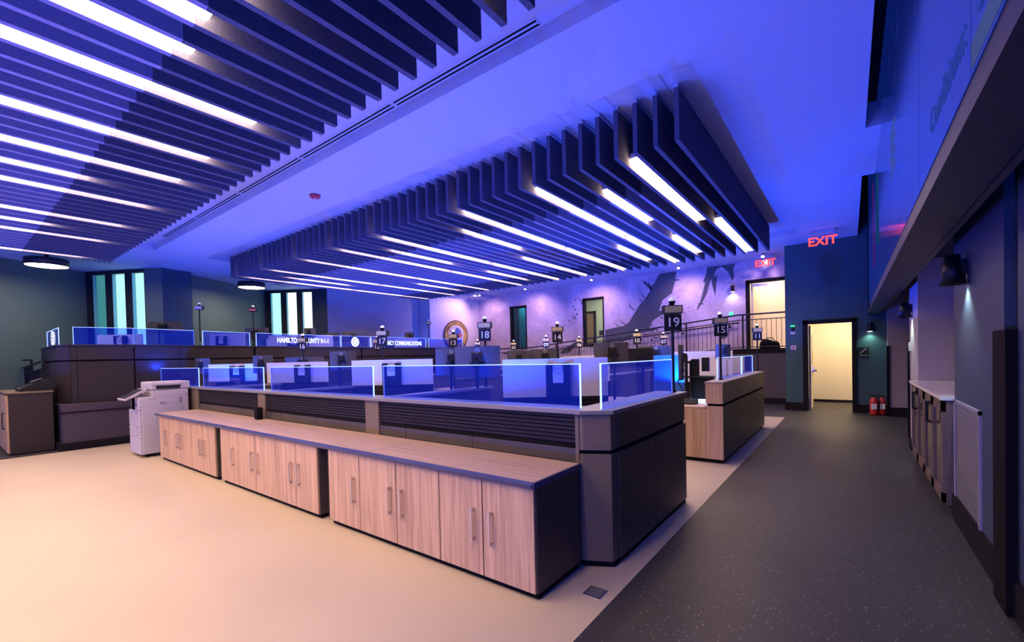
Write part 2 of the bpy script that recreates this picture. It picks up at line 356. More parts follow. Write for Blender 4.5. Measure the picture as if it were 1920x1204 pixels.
# room behind window 2, room behind window 1
struct('wall_back_office', MB().box(-10.2, -5.6, 18.4, 18.5, 0, 4.4).box(-10.2, -10.1, 16.1, 18.4, 0, 4.4).box(-5.7, -5.6, 16.1, 18.4, 0, 4.4).box(-10.2, -5.6, 16.1, 18.5, 4.3, 4.4), 'paleroom')
o = thing('office_door', 'brown wooden door seen through the tall interior window of the mural wall', 'door', (-9.6, 18.38, 1.2))
MB().box(-9.95, -9.2, 18.34, 18.4, 1.0, 3.45).build('leaf', 'brown', o); MB().box(-9.2, -9.1, 18.32, 18.4, 1.0, 3.55).box(-9.95, -9.1, 18.32, 18.4, 3.45, 3.55).build('door_frame', 'trim', o)
tag(MB().box(-8.95, -8.75, 18.38, 18.4, 2.45, 2.65).build('wall_sign', 'darkplastic'), 'small dark sign beside the brown door behind the interior window', 'sign')
struct('wall_side_office', MB().box(-14.2, -10.6, 17.4, 17.5, 0, 4.4).box(-14.2, -14.1, 16.1, 17.4, 0, 4.4).box(-10.7, -10.6, 16.1, 17.4, 0, 4.4), 'midgrey')
tag(MB().box(-12.55, -11.4, 17.2, 17.25, 1.6, 4.2).build('glass_screen', 'tealglass'), 'teal glass panel standing in the room behind the narrow mural window', 'glass panel')
d2 = thing('door_2', '', 'door', (-2, 15.97, 1.62)); del d2['label']; del d2['category']; d2['kind'] = 'structure'
MB().box(-2.50, -2.45, Y + .16, Y + 1.15, 1.62, 3.72).build('leaf', 'cream', d2)
struct('wall_upper_hall', MB().box(-3.4, -1.22, 17.6, 17.7, 1.5, 4.4).box(-3.4, -3.3, 16.1, 17.7, 1.5, 4.4).box(-1.3, -1.22, 16.1, 17.7, 1.5, 4.4).box(-3.4, -1.22, 16.1, 17.7, 4.3, 4.4).box(-3.4, -1.22, 16.09, 17.7, 1.5, 1.6), 'cream')
MB().box(-2.42, -2.02, Y - .02, Y + .06, 3.60, 3.68).build('door_closer', 'silver', d2)
# walkway / ramp
def rz(x):   # walkway height along x
    return 1.60 if x > -2.7 else max(.86, 1.60 - (-2.7 - x) * .0975)
pl = [(-1.33, 0)]
wk = MB()
prof = [(-1.33, 1.60), (-2.7, 1.60), (-10.29, .86), (-15.2, .86)]
n = len(prof)
vs = [(x, 14.9, 0) for x, z in prof] + [(x, 14.9, z) for x, z in prof] + [(x, 15.95, 0) for x, z in prof] + [(x, 15.95, z) for x, z in prof]
fs = []
for i in range(n - 1):
    fs += [[i, i + 1, n + i + 1, n + i], [n + i, n + i + 1, 3 * n + i + 1, 3 * n + i], [2 * n + i, 3 * n + i, 3 * n + i + 1, 2 * n + i + 1], [i, 2 * n + i, 2 * n + i + 1, i + 1]]
fs += [[0, n, 3 * n, 2 * n], [n - 1, 3 * n - 1, 4 * n - 1, 2 * n - 1][:4]]
wk.add(vs, fs); struct('wall_walkway', wk, noisy('plum_wall_paint', (.075, .06, .08), (.085, .066, .088), (2, 2, 2), .7))
cap = MB()
for (xa, za), (xb, zb_) in zip(prof[:-1], prof[1:]):
    cap.add([(xa, 14.86, za - .10), (xb, 14.86, zb_ - .10), (xb, 14.86, zb_ + .03), (xa, 14.86, za + .03), (xa, 15.0, za - .10), (xb, 15.0, zb_ - .10), (xb, 15.0, zb_ + .03), (xa, 15.0, za + .03)],
            [[0, 1, 2, 3], [4, 7, 6, 5], [3, 2, 6, 7], [0, 4, 5, 1], [0, 3, 7, 4], [1, 5, 6, 2]])
struct('trim_5', cap, 'trim')
struct('baseboard_walkway', MB().box(-12, -1.345, 14.87, 14.9, 0, .18), 'trim')
tag(MB().box(-1.40, -1.345, 14.84, 14.9, 0, 1.6).build('corner_guard', 'black'), 'black corner guard on the plum wall beside the far right doorway wall', 'corner guard')
# railing on the walkway
rl = thing('walkway_railing', 'black metal railing with thin balusters along the ramp in front of the mural', 'railing', (-7, 14.95, 1.6))
def rtop(x): return rz(x) + 1.06
tp = [(-1.34, 14.95, rtop(-1.34)), (-2.7, 14.95, rtop(-2.7)), (-10.29, 14.95, rtop(-10.29)), (-13.5, 14.95, rtop(-13.5))]
MB().tube(tp, .025, 10).build('top_rail', 'blackmetal', rl)
MB().tube([(a, b_, c_ - .16) for a, b_, c_ in tp], .014, 8).build('middle_rail', 'blackmetal', rl)
MB().tube([(a, b_, c_ - .98) for a, b_, c_ in tp], .014, 8).build('bottom_rail', 'blackmetal', rl)
for x in (-2.55, -4.2, -5.85, -7.5, -9.15, -10.8, -12.45):
    MB().cyl((x, 14.95, rz(x)), (x, 14.95, rtop(x)), .025, n=10).build('post', 'blackmetal', rl)
k = 0; x = -1.42
while x > -13.4 and k < 99:
    MB().cyl((x, 14.95, rz(x) + .06), (x, 14.95, rtop(x) - .16), .0075, n=6, caps=False).build('baluster', 'blackmetal', rl); x -= .127; k += 1
hr = thing('wall_handrail', 'round black handrail on brackets fixed to the mural wall above the ramp', 'handrail', (-6, 15.85, 2.2))
MB().tube([(-2.80, 15.85, 2.48), (-3.0, 15.85, 2.47), (-10.3, 15.85, 1.76), (-12.5, 15.85, 1.72)], .022, 10).build('rail', 'blackmetal', hr)
for x in (-3.1, -4.6, -6.1, -7.6, -9.1, -10.6):
    z = 2.46 - (-3.0 - x) * .0972; MB().cyl((x, 15.94, z - .08), (x, 15.92, z - .08), .045, n=14).cyl((x, 15.93, z - .08), (x, 15.85, z - .08), .01, n=8).cyl((x, 15.85, z - .08), (x, 15.85, z), .01, n=8).build('bracket', 'blackmetal', hr)
# mural shapes (painted on the wall)
R1 = [(-5.36, 4.41), (-4.77, 4.41), (-4.82, 4.15), (-4.63, 4.09), (-4.83, 4.08), (-4.91, 3.79), (-4.95, 3.66), (-5.2, 3.51), (-5.29, 3.43), (-5.41, 3.09), (-5.18, 3.07), (-5.28, 2.94), (-5.63, 2.77), (-5.79, 2.46), (-5.61, 2.46), (-5.35, 2.54), (-5.5, 2.43), (-5.64, 2.37), (-6.17, 2.3), (-6.55, 2.12), (-6.84, 2.03), (-7.12, 2.08), (-7.41, 2.0), (-7.52, 2.03), (-7.51, 2.52), (-7.11, 2.58), (-6.74, 2.63), (-6.54, 2.76), (-6.37, 3.01), (-6.15, 3.34), (-5.91, 3.58), (-5.79, 3.75), (-5.7, 3.85), (-5.86, 4.03), (-5.99, 4.18), (-5.95, 4.23), (-5.83, 4.15), (-5.68, 4.0), (-5.57, 4.09), (-5.44, 4.3)]
R2 = [(-3.74, 4.41), (-2.8, 4.41), (-2.92, 4.38), (-2.97, 4.23), (-2.95, 3.98), (-3.01, 3.86), (-3.04, 3.96), (-3.14, 4.18), (-3.26, 4.32), (-3.35, 4.36), (-3.49, 4.3), (-3.55, 4.14), (-3.54, 4.03), (-3.44, 4.17), (-3.47, 4.0), (-3.49, 3.86), (-3.51, 3.61), (-3.53, 3.42), (-3.58, 3.65), (-3.63, 3.83), (-3.65, 4.01), (-3.7, 3.87), (-3.78, 3.55), (-3.9, 3.32), (-4.01, 3.14), (-4.12, 2.97), (-4.1, 3.1), (-4.01, 3.27), (-3.92, 3.59), (-3.84, 3.92), (-3.91, 3.92), (-3.85, 4.07), (-3.8, 4.2), (-3.77, 4.38)]
R3 = [(-3.36, 2.13), (-3.25, 2.11), (-3.1, 2.25), (-3.14, 2.14), (-3.18, 2.05), (-3.29, 1.98), (-3.37, 2.03)]
R4 = [(-8.78, 2.13), (-8.46, 2.25), (-8.66, 2.04), (-9.16, 1.66), (-9.57, 1.63), (-9.51, 1.76)]
mu_ = thing('mural', 'dark slate river shapes painted across the mottled lavender mural wall', 'mural', (-5, 15.945, 1.6))
for nm, R in (('river', R1), ('river', R2), ('island', R3), ('river_strand', R4)):
    MB().plate([(x, 15.946, z) for x, z in R], (0, 1, 0), .003).build(nm, 'river', mu_)
twigs = [((-6.32, 3.2), (-6.6, 3.36)), ((-6.45, 3.3), (-6.55, 3.5)), ((-5.95, 3.6), (-6.1, 3.85)), ((-6.05, 3.5), (-6.22, 3.62)), ((-6.7, 2.66), (-7.0, 2.95)), ((-6.95, 2.6), (-7.15, 2.78)), ((-5.68, 3.85), (-5.8, 4.3)), ((-3.9, 3.2), (-4.15, 3.22))]
for a, b_ in twigs:
    dx, dz = b_[0] - a[0], b_[1] - a[1]; L = math.hypot(dx, dz); nx, nz = -dz / L * .025, dx / L * .025
    MB().plate([(a[0] + nx, 15.946, a[1] + nz), (b_[0], 15.946, b_[1]), (a[0] - nx, 15.946, a[1] - nz)], (0, 1, 0), .003).build('twig', 'river', mu_)
# ------------------------------------------------------------------ left and back walls (saw-tooth in plan)
def wallseg(name, a, b_, mat, z0=0, z1=5.0, t=.14, side=1):
    a, b_ = Vector((*a, 0)), Vector((*b_, 0)); d = (b_ - a).normalized(); nn = Vector((-d.y, d.x, 0)) * (t * side)
    return struct(name, MB().prism([(a.x, a.y), (b_.x, b_.y), (b_.x + nn.x, b_.y + nn.y), (a.x + nn.x, a.y + nn.y)], z0, z1), mat)
wallseg('wall_left', (-13.0, -5.0), (-17.39, 2.79), 'greenwall', side=1)
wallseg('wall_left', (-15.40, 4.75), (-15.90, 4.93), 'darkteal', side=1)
wallseg('wall_left', (-15.90, 4.93), (-17.53, 7.77), 'greenwall', side=1)
wallseg('wall_pillar', (-15.72, 3.74), (-15.26, 4.02), 'greenwall', side=1, t=.3)
wallseg('wall_pillar', (-15.26, 4.02), (-15.40, 4.76), 'teal', side=1, t=.3)
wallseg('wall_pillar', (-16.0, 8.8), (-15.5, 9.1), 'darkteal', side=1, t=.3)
wallseg('wall_back_left', (-15.5, 9.1), (-14.95, 13.35), 'lavender', side=1)
wallseg('wall_back_column', (-14.95, 13.1), (-14.52, 13.3), 'lavender', side=1, t=.3)
wallseg('wall_seal', (-14.50, 13.3), (-14.0, 15.96), 'sealwall', side=1)
struct('wall_behind', MB().box(-22, 3, -5.75, -5.6, 0, 5.1), 'darkteal')
def window_bank(idx, a, b_, dims):
    a, b_ = Vector((*a, 0)), Vector((*b_, 0)); L = (b_ - a).length; d = (b_ - a) / L; nn = Vector((-d.y, d.x, 0))
    def seg(mb, s0, s1, n0, n1, z0, z1):
        P = [a + d * s0 + nn * n0, a + d * s1 + nn * n0, a + d * s1 + nn * n1, a + d * s0 + nn * n1]
        mb.prism([(p.x, p.y) for p in P], z0, z1)
    fr_ = MB(); bars = []; zt = CZ - .10
    fw = L / 3
    seg(fr_, 0, L, 0, .42, zt, CZ + .3); seg(fr_, 0, L, 0, .42, 0, 1.5)
    for k in range(3):
        seg(fr_, k * fw, k * fw + fw * .36, 0, .42, 1.5, zt)
    seg(fr_, L - .02, L, 0, .42, 1.5, zt); seg(fr_, 0, L, .42, .5, 0, CZ)
    struct('wall_window_bay_%d' % idx, fr_, plain('window_frame_%d' % idx, (.012, .014, .018), .5))
    rv = MB()
    for k in range(3): seg(rv, k * fw + fw * .36, k * fw + fw * .36 + .006, .005, .10, 1.5, zt)  # plates coloured as if lit by the window strips
    struct('trim_%d' % (idx + 6), rv, M['reveal'])
    for k in range(3):
        g_ = MB(); seg(g_, k * fw + fw * .36 + .01, (k + 1) * fw - .01, .10, .13, 1.5, zt)
        struct('window_%d' % (idx * 3 + k), g_, dims[k])
def glow(name, dark, bright, p0, p1, s, a, b_, k):
    return emis(name, bright, s)
window_bank(1, (-17.39, 2.79), (-15.72, 3.74), [M['windim'], M['winglow'], M['winglow']])
window_bank(2, (-17.53, 7.77), (-16.0, 8.8), [M['winglow'], emis('bright_daylight', (.8, 1, 1), 1.5), emis('brighter_daylight', (.85, 1, 1), 1.6)])
# platform (raised rear floor)
PL = [(-12.0, 1.62), (-11.80, 2.6), (-12.36, 5.2), (-12.85, 8.75), (-13.3, 14.1)]
pf = [(-11.62, 1.47), (-11.62, 2.5), (-12.2, 5.2), (-12.7, 8.75), (-13.15, 14.1), (-13.2, 14.9), (-15.2, 14.9), (-15.2, 13.4), (-15.7, 9.2), (-16.2, 8.9), (-17.6, 7.9), (-16, 5), (-15.5, 4.0), (-17.4, 2.8), (-16.6, 1.47)]
struct('wall_platform', MB().prism(pf, 0, .855), noisy('purple_grey_riser', (.050, .038, .064), (.058, .044, .072), (1, 1, 1), .6))
struct('baseboard_platform', MB().prism([(-11.58, 1.41), (-11.58, 2.5), (-12.16, 5.2), (-12.66, 8.75), (-12.7, 8.75), (-12.2, 5.2), (-11.62, 2.5), (-11.62, 1.45), (-13.0, 1.45), (-13.0, 1.41)], 0, .14), 'trim')
struct('trim_6', MB().prism([(-11.60, 1.43), (-11.60, 2.5), (-12.18, 5.2), (-12.2, 5.2), (-11.62, 2.5), (-11.62, 1.45), (-13.0, 1.45), (-13.0, 1.43)], .70, .72), 'black')
# stair railing at the left
sr = thing('stair_railing', 'black metal stair railing at the far left behind the low cabinet', 'railing', (-14.9, 1.44, 0))
MB().tube([(-16.5, 1.44, 1.765), (-15.07, 1.44, 1.749), (-15.07, 1.44, .0)], .024, 10).build('upper_rail', 'blackmetal', sr)
MB().tube([(-16.5, 1.43, 1.572), (-13.55, 1.43, 1.694), (-13.3, 1.45, 1.70)], .024, 10).build('sloping_rail', 'blackmetal', sr)
MB().tube([(-16.5, 1.44, 1.60), (-15.07, 1.44, 1.585)], .012, 8).build('middle_rail', 'blackmetal', sr)
MB().tube([(-16.5, 1.43, 1.42), (-13.55, 1.43, 1.54)], .010, 8).build('lower_rail', 'blackmetal', sr)
for k in range(9):
    x = -15.22 - k * .15; MB().cyl((x, 1.44, .0), (x, 1.44, 1.59), .008, n=6).build('baluster', 'blackmetal', sr)
for k in range(18):
    x = -13.6 - k * .15; z = 1.54 + (x + 13.55) * .0407; MB().cyl((x, 1.43, .0), (x, 1.43, z), .008, n=6).build('baluster', 'blackmetal', sr)
# ------------------------------------------------------------------ right-hand corridor wall
cw = MB().box(.75, .95, 3.98, 5.60, 0, 3.2).box(.75, .95, -5.6, 3.70, 0, 3.2)
struct('wall_right', cw, noisy('blue_grey_paint', (.045, .062, .11), (.05, .068, .12), (2, 2, 2), .55))
struct('wall_right_far', MB().box(.75, 1.35, 8.25, 9.30, 0, 3.2), 'lavender')
struct('wall_right_niche', MB().box(1.25, 1.35, 5.6, 8.25, 0, 3.2).box(.95, 1.25, 5.55, 5.6, 0, 3.2), 'niche')
struct('wall_right_recess', MB().box(1.25, 3, 9.3, 9.4, 0, 3.2).box(.70, 3.0, 13.28, 13.66, 0, 3.2), 'niche')
struct('baseboard_right', MB().box(.73, .75, -5.6, 5.6, 0, .22).box(.73, .75, 8.25, 9.3, 0, .15).box(.70, 3, 13.25, 13.28, 0, .2), 'trim')
struct('ceiling', MB().box(.60, 3, -5.6, 13.66, 2.75, 2.85), 'darkteal')
tag(MB().box(.70, .85, 3.70, 3.98, 0, 1.64).build('corner_guard', 'black'), 'tall black corner guard at the near end of the right-hand wall', 'corner guard')
tag(MB().box(.72, .749, 9.26, 9.32, .15, 1.66).build('corner_guard', 'black'), 'thin black corner guard beside the thermostat past the glass cabinets', 'corner guard')
tag(MB().box(.675, .72, 13.24, 13.30, 0, 1.60).build('corner_guard', 'black'), 'black corner guard beside the fire extinguishers', 'corner guard')
# overhead beam with video wall
bm_ = thing('video_wall_beam', 'long overhead bronze beam carrying the video wall above the corridor', 'beam', (.45, 4, 2.36))
MB().box(.34, .567, -5.5, 13.64, 2.36, 2.46).box(.36, .567, -5.5, 13.64, 2.46, 2.6).build('fascia', 'beam', bm_)
MB().box(.60, .64, -5.5, 13.2, 2.40, 2.44).build('ceiling_track', 'midgrey', bm_)
MB().box(.36, .58, -5.5, 13.6, 2.5, 5.08).build('housing', 'darkplastic', bm_)
ys = [-.6 + 1.385 * k for k in range(10)]
vw = []
for k in range(9):
    y0, y1 = ys[k], ys[k + 1]
    o = thing('video_wall_screen', 'lit blue video wall screen over the corridor, %s from the near end' % ordinal(k + 1), 'screen', (.34, (y0 + y1) / 2, 2.46), 'screens of the overhead video wall')
    MB().box(.335, .36, y0 + .004, y1 - .004, 2.46, 5.06).build('picture', 'video', o)
    if k in (1, 2):
        MB().text({1: 'Sky', 2: 'Conditions:'}[k], .17, -Y3, Z3, (.333, {1: y1 - .28, 2: y0 + .5}[k], 2.66), .001, width={1: .36, 2: .85}[k]).build('caption', 'videotext', o)
    if k == 1: MB().box(.332, .335, y0 + .05, y1 - .02, 2.48, 2.56).build('pale_bar', 'videopale', o)
    if k == 4:
        for q in range(4): MB().box(.332, .335, y0 + .3, y0 + .8, 3.2 + q * .12, 3.24 + q * .12).build('table_row', 'videopale', o)
    if k == 6: MB().plate([(.333, y0 + .2, 3.0), (.333, y0 + 1.0, 3.1), (.333, y0 + .9, 4.2), (.333, y0 + .3, 3.9)], (1, 0, 0), .002).build('map_area', emis('map_teal', (.01, .07, .22), .6), o)
    if k == 7: MB().plate([(.333, y0 + .2, 2.9), (.333, y0 + .5, 2.9), (.333, y0 + .6, 4.2), (.333, y0 + .4, 4.3)], (1, 0, 0), .002).build('map_area', emis('map_magenta', (.18, .015, .20), .5), o)
# corridor wall fittings
def cone_sconce(x, y, z, label):
    o = thing('wall_sconce', label, 'wall light', (x, y, z))
    MB().lathe((x - .085, y, z), [(.0, .24), (.045, .24), (.082, 0), (.075, .0), (.040, .22)]).build('shade', 'blackmetal', o)
    MB().box(x - .05, x, y - .04, y + .04, z + .08, z + .2).build('bracket', 'blackmetal', o)
    MB().cyl((x - .085, y, z + .03), (x - .085, y, z + .035), .05).build('lamp', 'glowwhite', o)
    l = bpy.data.lights.new('lamp', 'SPOT'); l.energy = 26; l.spot_size = 1.9; l.spot_blend = .7; l.color = (.80, 1, .84); l.shadow_soft_size = .03
    lo = bpy.data.objects.new('lamp', l); COL.objects.link(lo); lo.location = (x - .06, y, z - .005); return o
cone_sconce(.75, 5.02, 2.045, 'black cone wall light above the white grille')
cone_sconce(.75, 8.95, 2.0, 'black cone wall light above the thermostat at the far end of the cabinets')
o = thing('return_air_grille', 'white louvred return air grille low on the right-hand wall', 'grille', (.74, 5.05, .18))
MB().box(.735, .75, 4.56, 5.54, .17, .20).box(.735, .75, 4.56, 5.54, 1.05, 1.08).box(.735, .75, 4.56, 4.60, .17, 1.08).box(.735, .75, 5.50, 5.54, .17, 1.08).build('frame', 'grille', o)
sl = MB()
for k in range(42):
    z = .205 + k * .0202; sl.add([(.738, 4.6, z + .013), (.738, 5.5, z + .013), (.748, 5.5, z), (.748, 4.6, z)], [[0, 1, 2, 3]])
sl.build('louvres', 'grille', o, recalc=False); MB().box(.7485, .75, 4.6, 5.5, .2, 1.05).build('duct_opening', 'copier2', o)
tag(MB().box(.72, .75, 9.02, 9.12, 1.50, 1.64).box(.715, .72, 9.04, 9.10, 1.56, 1.61).build('thermostat', 'copier'), 'white thermostat on the pale wall below the far cone light', 'thermostat')
o = thing('glass_cabinet', 'brown wooden low cabinet with glazed doors set into the right-hand wall', 'cabinet', (.95, 6.9, 0))
MB().box(.70, 1.24, 5.62, 8.24, .10, 1.06).build('carcass', 'cabwood', o); MB().box(.76, 1.2, 5.66, 8.22, 0, .10).build('plinth', 'trim', o)
dw = 2.56 / 4
for k in range(4):
    y0 = 5.66 + k * dw; y1 = y0 + dw - .01
    d = MB().box(.675, .70, y0, y0 + .09, .11, 1.04).box(.675, .70, y1 - .09, y1, .11, 1.04).box(.675, .70, y0, y1, .95, 1.04).box(.675, .70, y0, y1, .11, .20).build('door', 'cabwood', o)
    MB().box(.688, .695, y0 + .09, y1 - .09, .20, .95).build('glazing', 'glassdark', d)
    hy = y1 - .05 if k in (0, 2) else y0 + .05
    MB().tube([(.675, hy, .98), (.635, hy, .98), (.635, hy, .78), (.675, hy, .78)], .008, 8).build('handle', 'blackmetal', d)
tag(MB().box(.655, 1.25, 5.60, 8.27, 1.06, 1.095).build('cabinet_worktop', 'quartz', bevel=.004), 'pale quartz worktop on the glazed cabinet in the wall niche', 'worktop')
tag(MB().box(1.235, 1.249, 5.64, 8.2, 1.096, 1.25).build('backsplash', 'quartz'), 'pale backsplash behind the quartz worktop', 'backsplash')
# far wall fittings
o = thing('wall_sconce', 'short black cylinder wall light beside the open stair door', 'wall light', (.395, 13.6, 1.95))
MB().cyl((.395, 13.58, 1.96), (.395, 13.58, 2.17), .055).build('shade', 'blackmetal', o); MB().box(.36, .43, 13.6, 13.66, 2.0, 2.13).build('bracket', 'blackmetal', o); MB().cyl((.395, 13.58, 1.955), (.395, 13.58, 1.96), .045).build('lamp', 'glowcool', o)
o = thing('wall_sconce', 'short black cylinder wall light glowing on the mural beside the upper door', 'wall light', (-2.99, 15.88, 3.47))
MB().cyl((-2.99, 15.86, 3.50), (-2.99, 15.86, 3.70), .055).build('shade', 'blackmetal', o); MB().box(-3.02, -2.96, 15.88, 15.95, 3.53, 3.66).build('bracket', 'blackmetal', o); MB().cyl((-2.99, 15.86, 3.495), (-2.99, 15.86, 3.50), .045).build('lamp', 'glowwhite', o)
def spot(name, loc, target, e, col, size, blend=.5, rad=.04):
    l = bpy.data.lights.new(name, 'SPOT'); l.energy = e; l.spot_size = size; l.spot_blend = blend; l.color = col; l.shadow_soft_size = rad
    o = bpy.data.objects.new(name, l); COL.objects.link(o); o.location = loc
    o.rotation_euler = (Vector(target) - Vector(loc)).to_track_quat('-Z', 'Y').to_euler(); return o
def area(name, loc, target, e, col, sx, sy):
    l = bpy.data.lights.new(name, 'AREA'); l.shape = 'RECTANGLE'; l.size = sx; l.size_y = sy; l.energy = e; l.color = col
    o = bpy.data.objects.new(name, l); COL.objects.link(o); o.location = loc
    o.rotation_euler = (Vector(target) - Vector(loc)).to_track_quat('-Z', 'Y').to_euler(); return o
spot('sconce_lamp', (.395, 13.57, 1.95), (.395, 13.64, .5), 22, (.62, 1, .70), 2.2, .8)
spot('sconce_lamp', (-2.99, 15.84, 3.49), (-2.99, 15.93, 2.4), 16, (1, .88, .9), 2.3, .8)
o = thing('stair_sign', 'square black sign with white stair symbol beside the open door', 'sign', (.27, 13.64, 1.34))
MB().box(.165, .375, 13.63, 13.66, 1.345, 1.585).build('plate', 'darkplastic', o)
st = MB(); pts = [(.20, 1.45), (.225, 1.45), (.225, 1.475), (.25, 1.475), (.25, 1.50), (.275, 1.50), (.275, 1.525), (.30, 1.525), (.30, 1.55), (.335, 1.55)]
for (a, b_), (c_, d_) in zip(pts[:-1], pts[1:]): st.box(min(a, c_) - .004, max(a, c_) + .004, 13.626, 13.63, min(b_, d_) - .004, max(b_, d_) + .004)
st.build('stair_symbol', 'bone', o); MB().text('STAIRS / EXIT', .030, X3, Z3, (.27, 13.628, 1.39), .001).build('wording', 'bone', o)
o = thing('card_reader', 'black card reader with glowing green light beside the far door', 'card reader', (-1.165, 13.64, 1.98))
MB().box(-1.195, -1.135, 13.62, 13.66, 2.04, 2.15).build('body', 'darkplastic', o); MB().cyl((-1.165, 13.63, 2.17), (-1.165, 13.63, 2.195), .05).build('indicator', 'green', o); MB().box(-1.215, -1.115, 13.645, 13.66, 1.97, 2.05).build('plate', 'copier', o)
o = thing('fire_alarm_pull', 'white wall plate with round red button below the card reader', 'alarm', (-1.15, 13.64, 1.56))
MB().box(-1.21, -1.095, 13.64, 13.66, 1.57, 1.68).build('plate', 'copier', o); MB().cyl((-1.15, 13.64, 1.625), (-1.15, 13.625, 1.625), .025).build('button', 'red', o)
tag(MB().box(-3.10, -3.0, 15.92, 15.95, 2.74, 2.84).build('door_button', 'green'), 'small green-lit door button on the mural above the railing', 'button')
def extinguisher(x, y, label, s=1):
    o = thing('fire_extinguisher', label, 'fire extinguisher', (x, y, 0))
    MB().lathe((x, y, 0), [(0, .01), (.065 * s, .01), (.075 * s, .03), (.075 * s, .33), (.06 * s, .38), (.02, .41), (.02, .43), (0, .43)]).build('cylinder', 'red', o)
    MB().box(x - .025, x + .025, y - .02, y + .02, .42, .45).box(x - .1, x + .02, y - .012, y + .012, .46, .475).build('valve', 'darkplastic', o)
    MB().tube([(x + .02, y - .02, .44), (x + .09, y - .03, .42), (x + .10, y - .04, .2), (x + .07, y - .06, .12)], .010, 8).build('hose', 'black', o)
    MB().cyl((x - .02, y - .075, .14), (x - .02, y - .075, .26), .02).box(x - .05, x + .05, y - .08, y - .074, .15, .27).build('paper_label', 'bone', o)
extinguisher(.44, 13.30, 'red fire extinguisher on the floor, left of the pair below the stair sign')
extinguisher(.59, 13.38, 'red fire extinguisher on the floor, right of the pair, nearer the corner guard', .9)
def exit_sign(x, y, z, label, drop=0, w=.42):
    o = thing('exit_sign', label, 'exit sign', (x, y, z))
    MB().box(x - w / 2 - .02, x + w / 2 + .02, y - .05, y + .05, z - .10, z).build('housing', 'copier', o, bevel=.006)
    MB().box(x - w / 2, x + w / 2, y - .006, y + .006, z - .40, z - .10).build('acrylic_panel', 'clear', o)
    MB().text('EXIT', .27, X3, Z3, (x, y - .010, z - .25), .003, bold=.006).build('letters', 'exitred', o)
exit_sign(-.47, 12.5, CZ, 'red EXIT sign on the ceiling in front of the blue-green wall')
exit_sign(-1.97, 15.2, TZ, 'red EXIT sign on the ceiling in front of the mural')
o = thing('duffel_bag', 'black duffel bag on the walkway behind the railing, before the upper door', 'bag', (-1.9, 15.2, 1.6))
body = MB(); rr = [(.0, .05), (.10, .13), (.25, .15), (.40, .12), (.46, .08), (.47, .0)]
vs = []; nseg = 14
for xx, rad in [(-.27, .03), (-.25, .11), (-.18, .165), (-.05, .16), (.08, .13), (.20, .12), (.25, .09), (.27, .02)]:
    for i in range(nseg):
        t = 2 * PI * i / nseg; vs.append((-1.88 + xx, 15.2 + .8 * rad * math.cos(t), 1.60 + max(.0, rad * .95 + rad * math.sin(t))))
body.add(vs, [[k * nseg + i, k * nseg + (i + 1) % nseg, (k + 1) * nseg + (i + 1) % nseg, (k + 1) * nseg + i] for k in range(7) for i in range(nseg)], True)
body.build('body', 'black', o); MB().tube([(-2.0, 15.1, 1.85), (-1.92, 15.1, 1.95), (-1.8, 15.1, 1.93), (-1.72, 15.1, 1.82)], .012).build('carry_strap', 'blackmetal', o)
# ------------------------------------------------------------------ ceiling baffles
PITCH = .2286
def baffle_proto(name, label, y0, y1, la, lb, nostep=False):
    o = thing(name, label, 'ceiling baffle', (0, 0, 3.805))
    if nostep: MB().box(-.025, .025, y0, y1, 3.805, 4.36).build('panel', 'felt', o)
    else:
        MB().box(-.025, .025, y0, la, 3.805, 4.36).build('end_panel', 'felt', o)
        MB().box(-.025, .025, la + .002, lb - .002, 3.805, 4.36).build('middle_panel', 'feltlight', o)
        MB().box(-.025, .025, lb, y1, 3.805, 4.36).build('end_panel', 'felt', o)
    MB().box(-.008, .008, y0 + .05, y1 - .05, 4.36, 4.42).build('mounting_rail', 'silver', o)
    return o
first = {}
GR, GL = 'felt baffles of the bank over the workstations', 'felt baffles of the bank over the open floor'
lab_r = lambda i: 'grey felt ceiling baffle over the workstations, %s from the corridor side' % ordinal(i + 1)
pr_ = baffle_proto('ceiling_baffle', lab_r(0), 4.87, 11.55, 6.19, 10.24, True); pr_.location = (-1.43, 0, 3.805); pr_['group'] = GR
# the prototype is built in absolute y, so keep the local y zero
pr2 = None
def fixz(root):
    for ch in root.children: ch.location.z = 0
for i in range(1, 4): copy_tree(pr_, (-1.43 - PITCH * i, 0, 3.805), lab_r(i), GR)
pr2 = baffle_proto('ceiling_baffle', lab_r(4), 4.87, 11.55, 6.19, 10.24); pr2.location = (-1.43 - PITCH * 4, 0, 3.805); pr2['group'] = GR
for i in range(5, 51): copy_tree(pr2, (-1.43 - PITCH * i, 0, 3.805), lab_r(i), GR)
lab_l = lambda i: 'grey felt ceiling baffle over the open floor, %s from its right-hand end' % ordinal(i + 1)
pl2 = baffle_proto('ceiling_baffle', lab_l(0), -4.24, 2.44, -2.93, 1.135); pl2.location = (-1.39, 0, 3.805); pl2['group'] = GL
for i in range(1, 50): copy_tree(pl2, (-1.39 - PITCH * i, 0, 3.805), lab_l(i), GL)
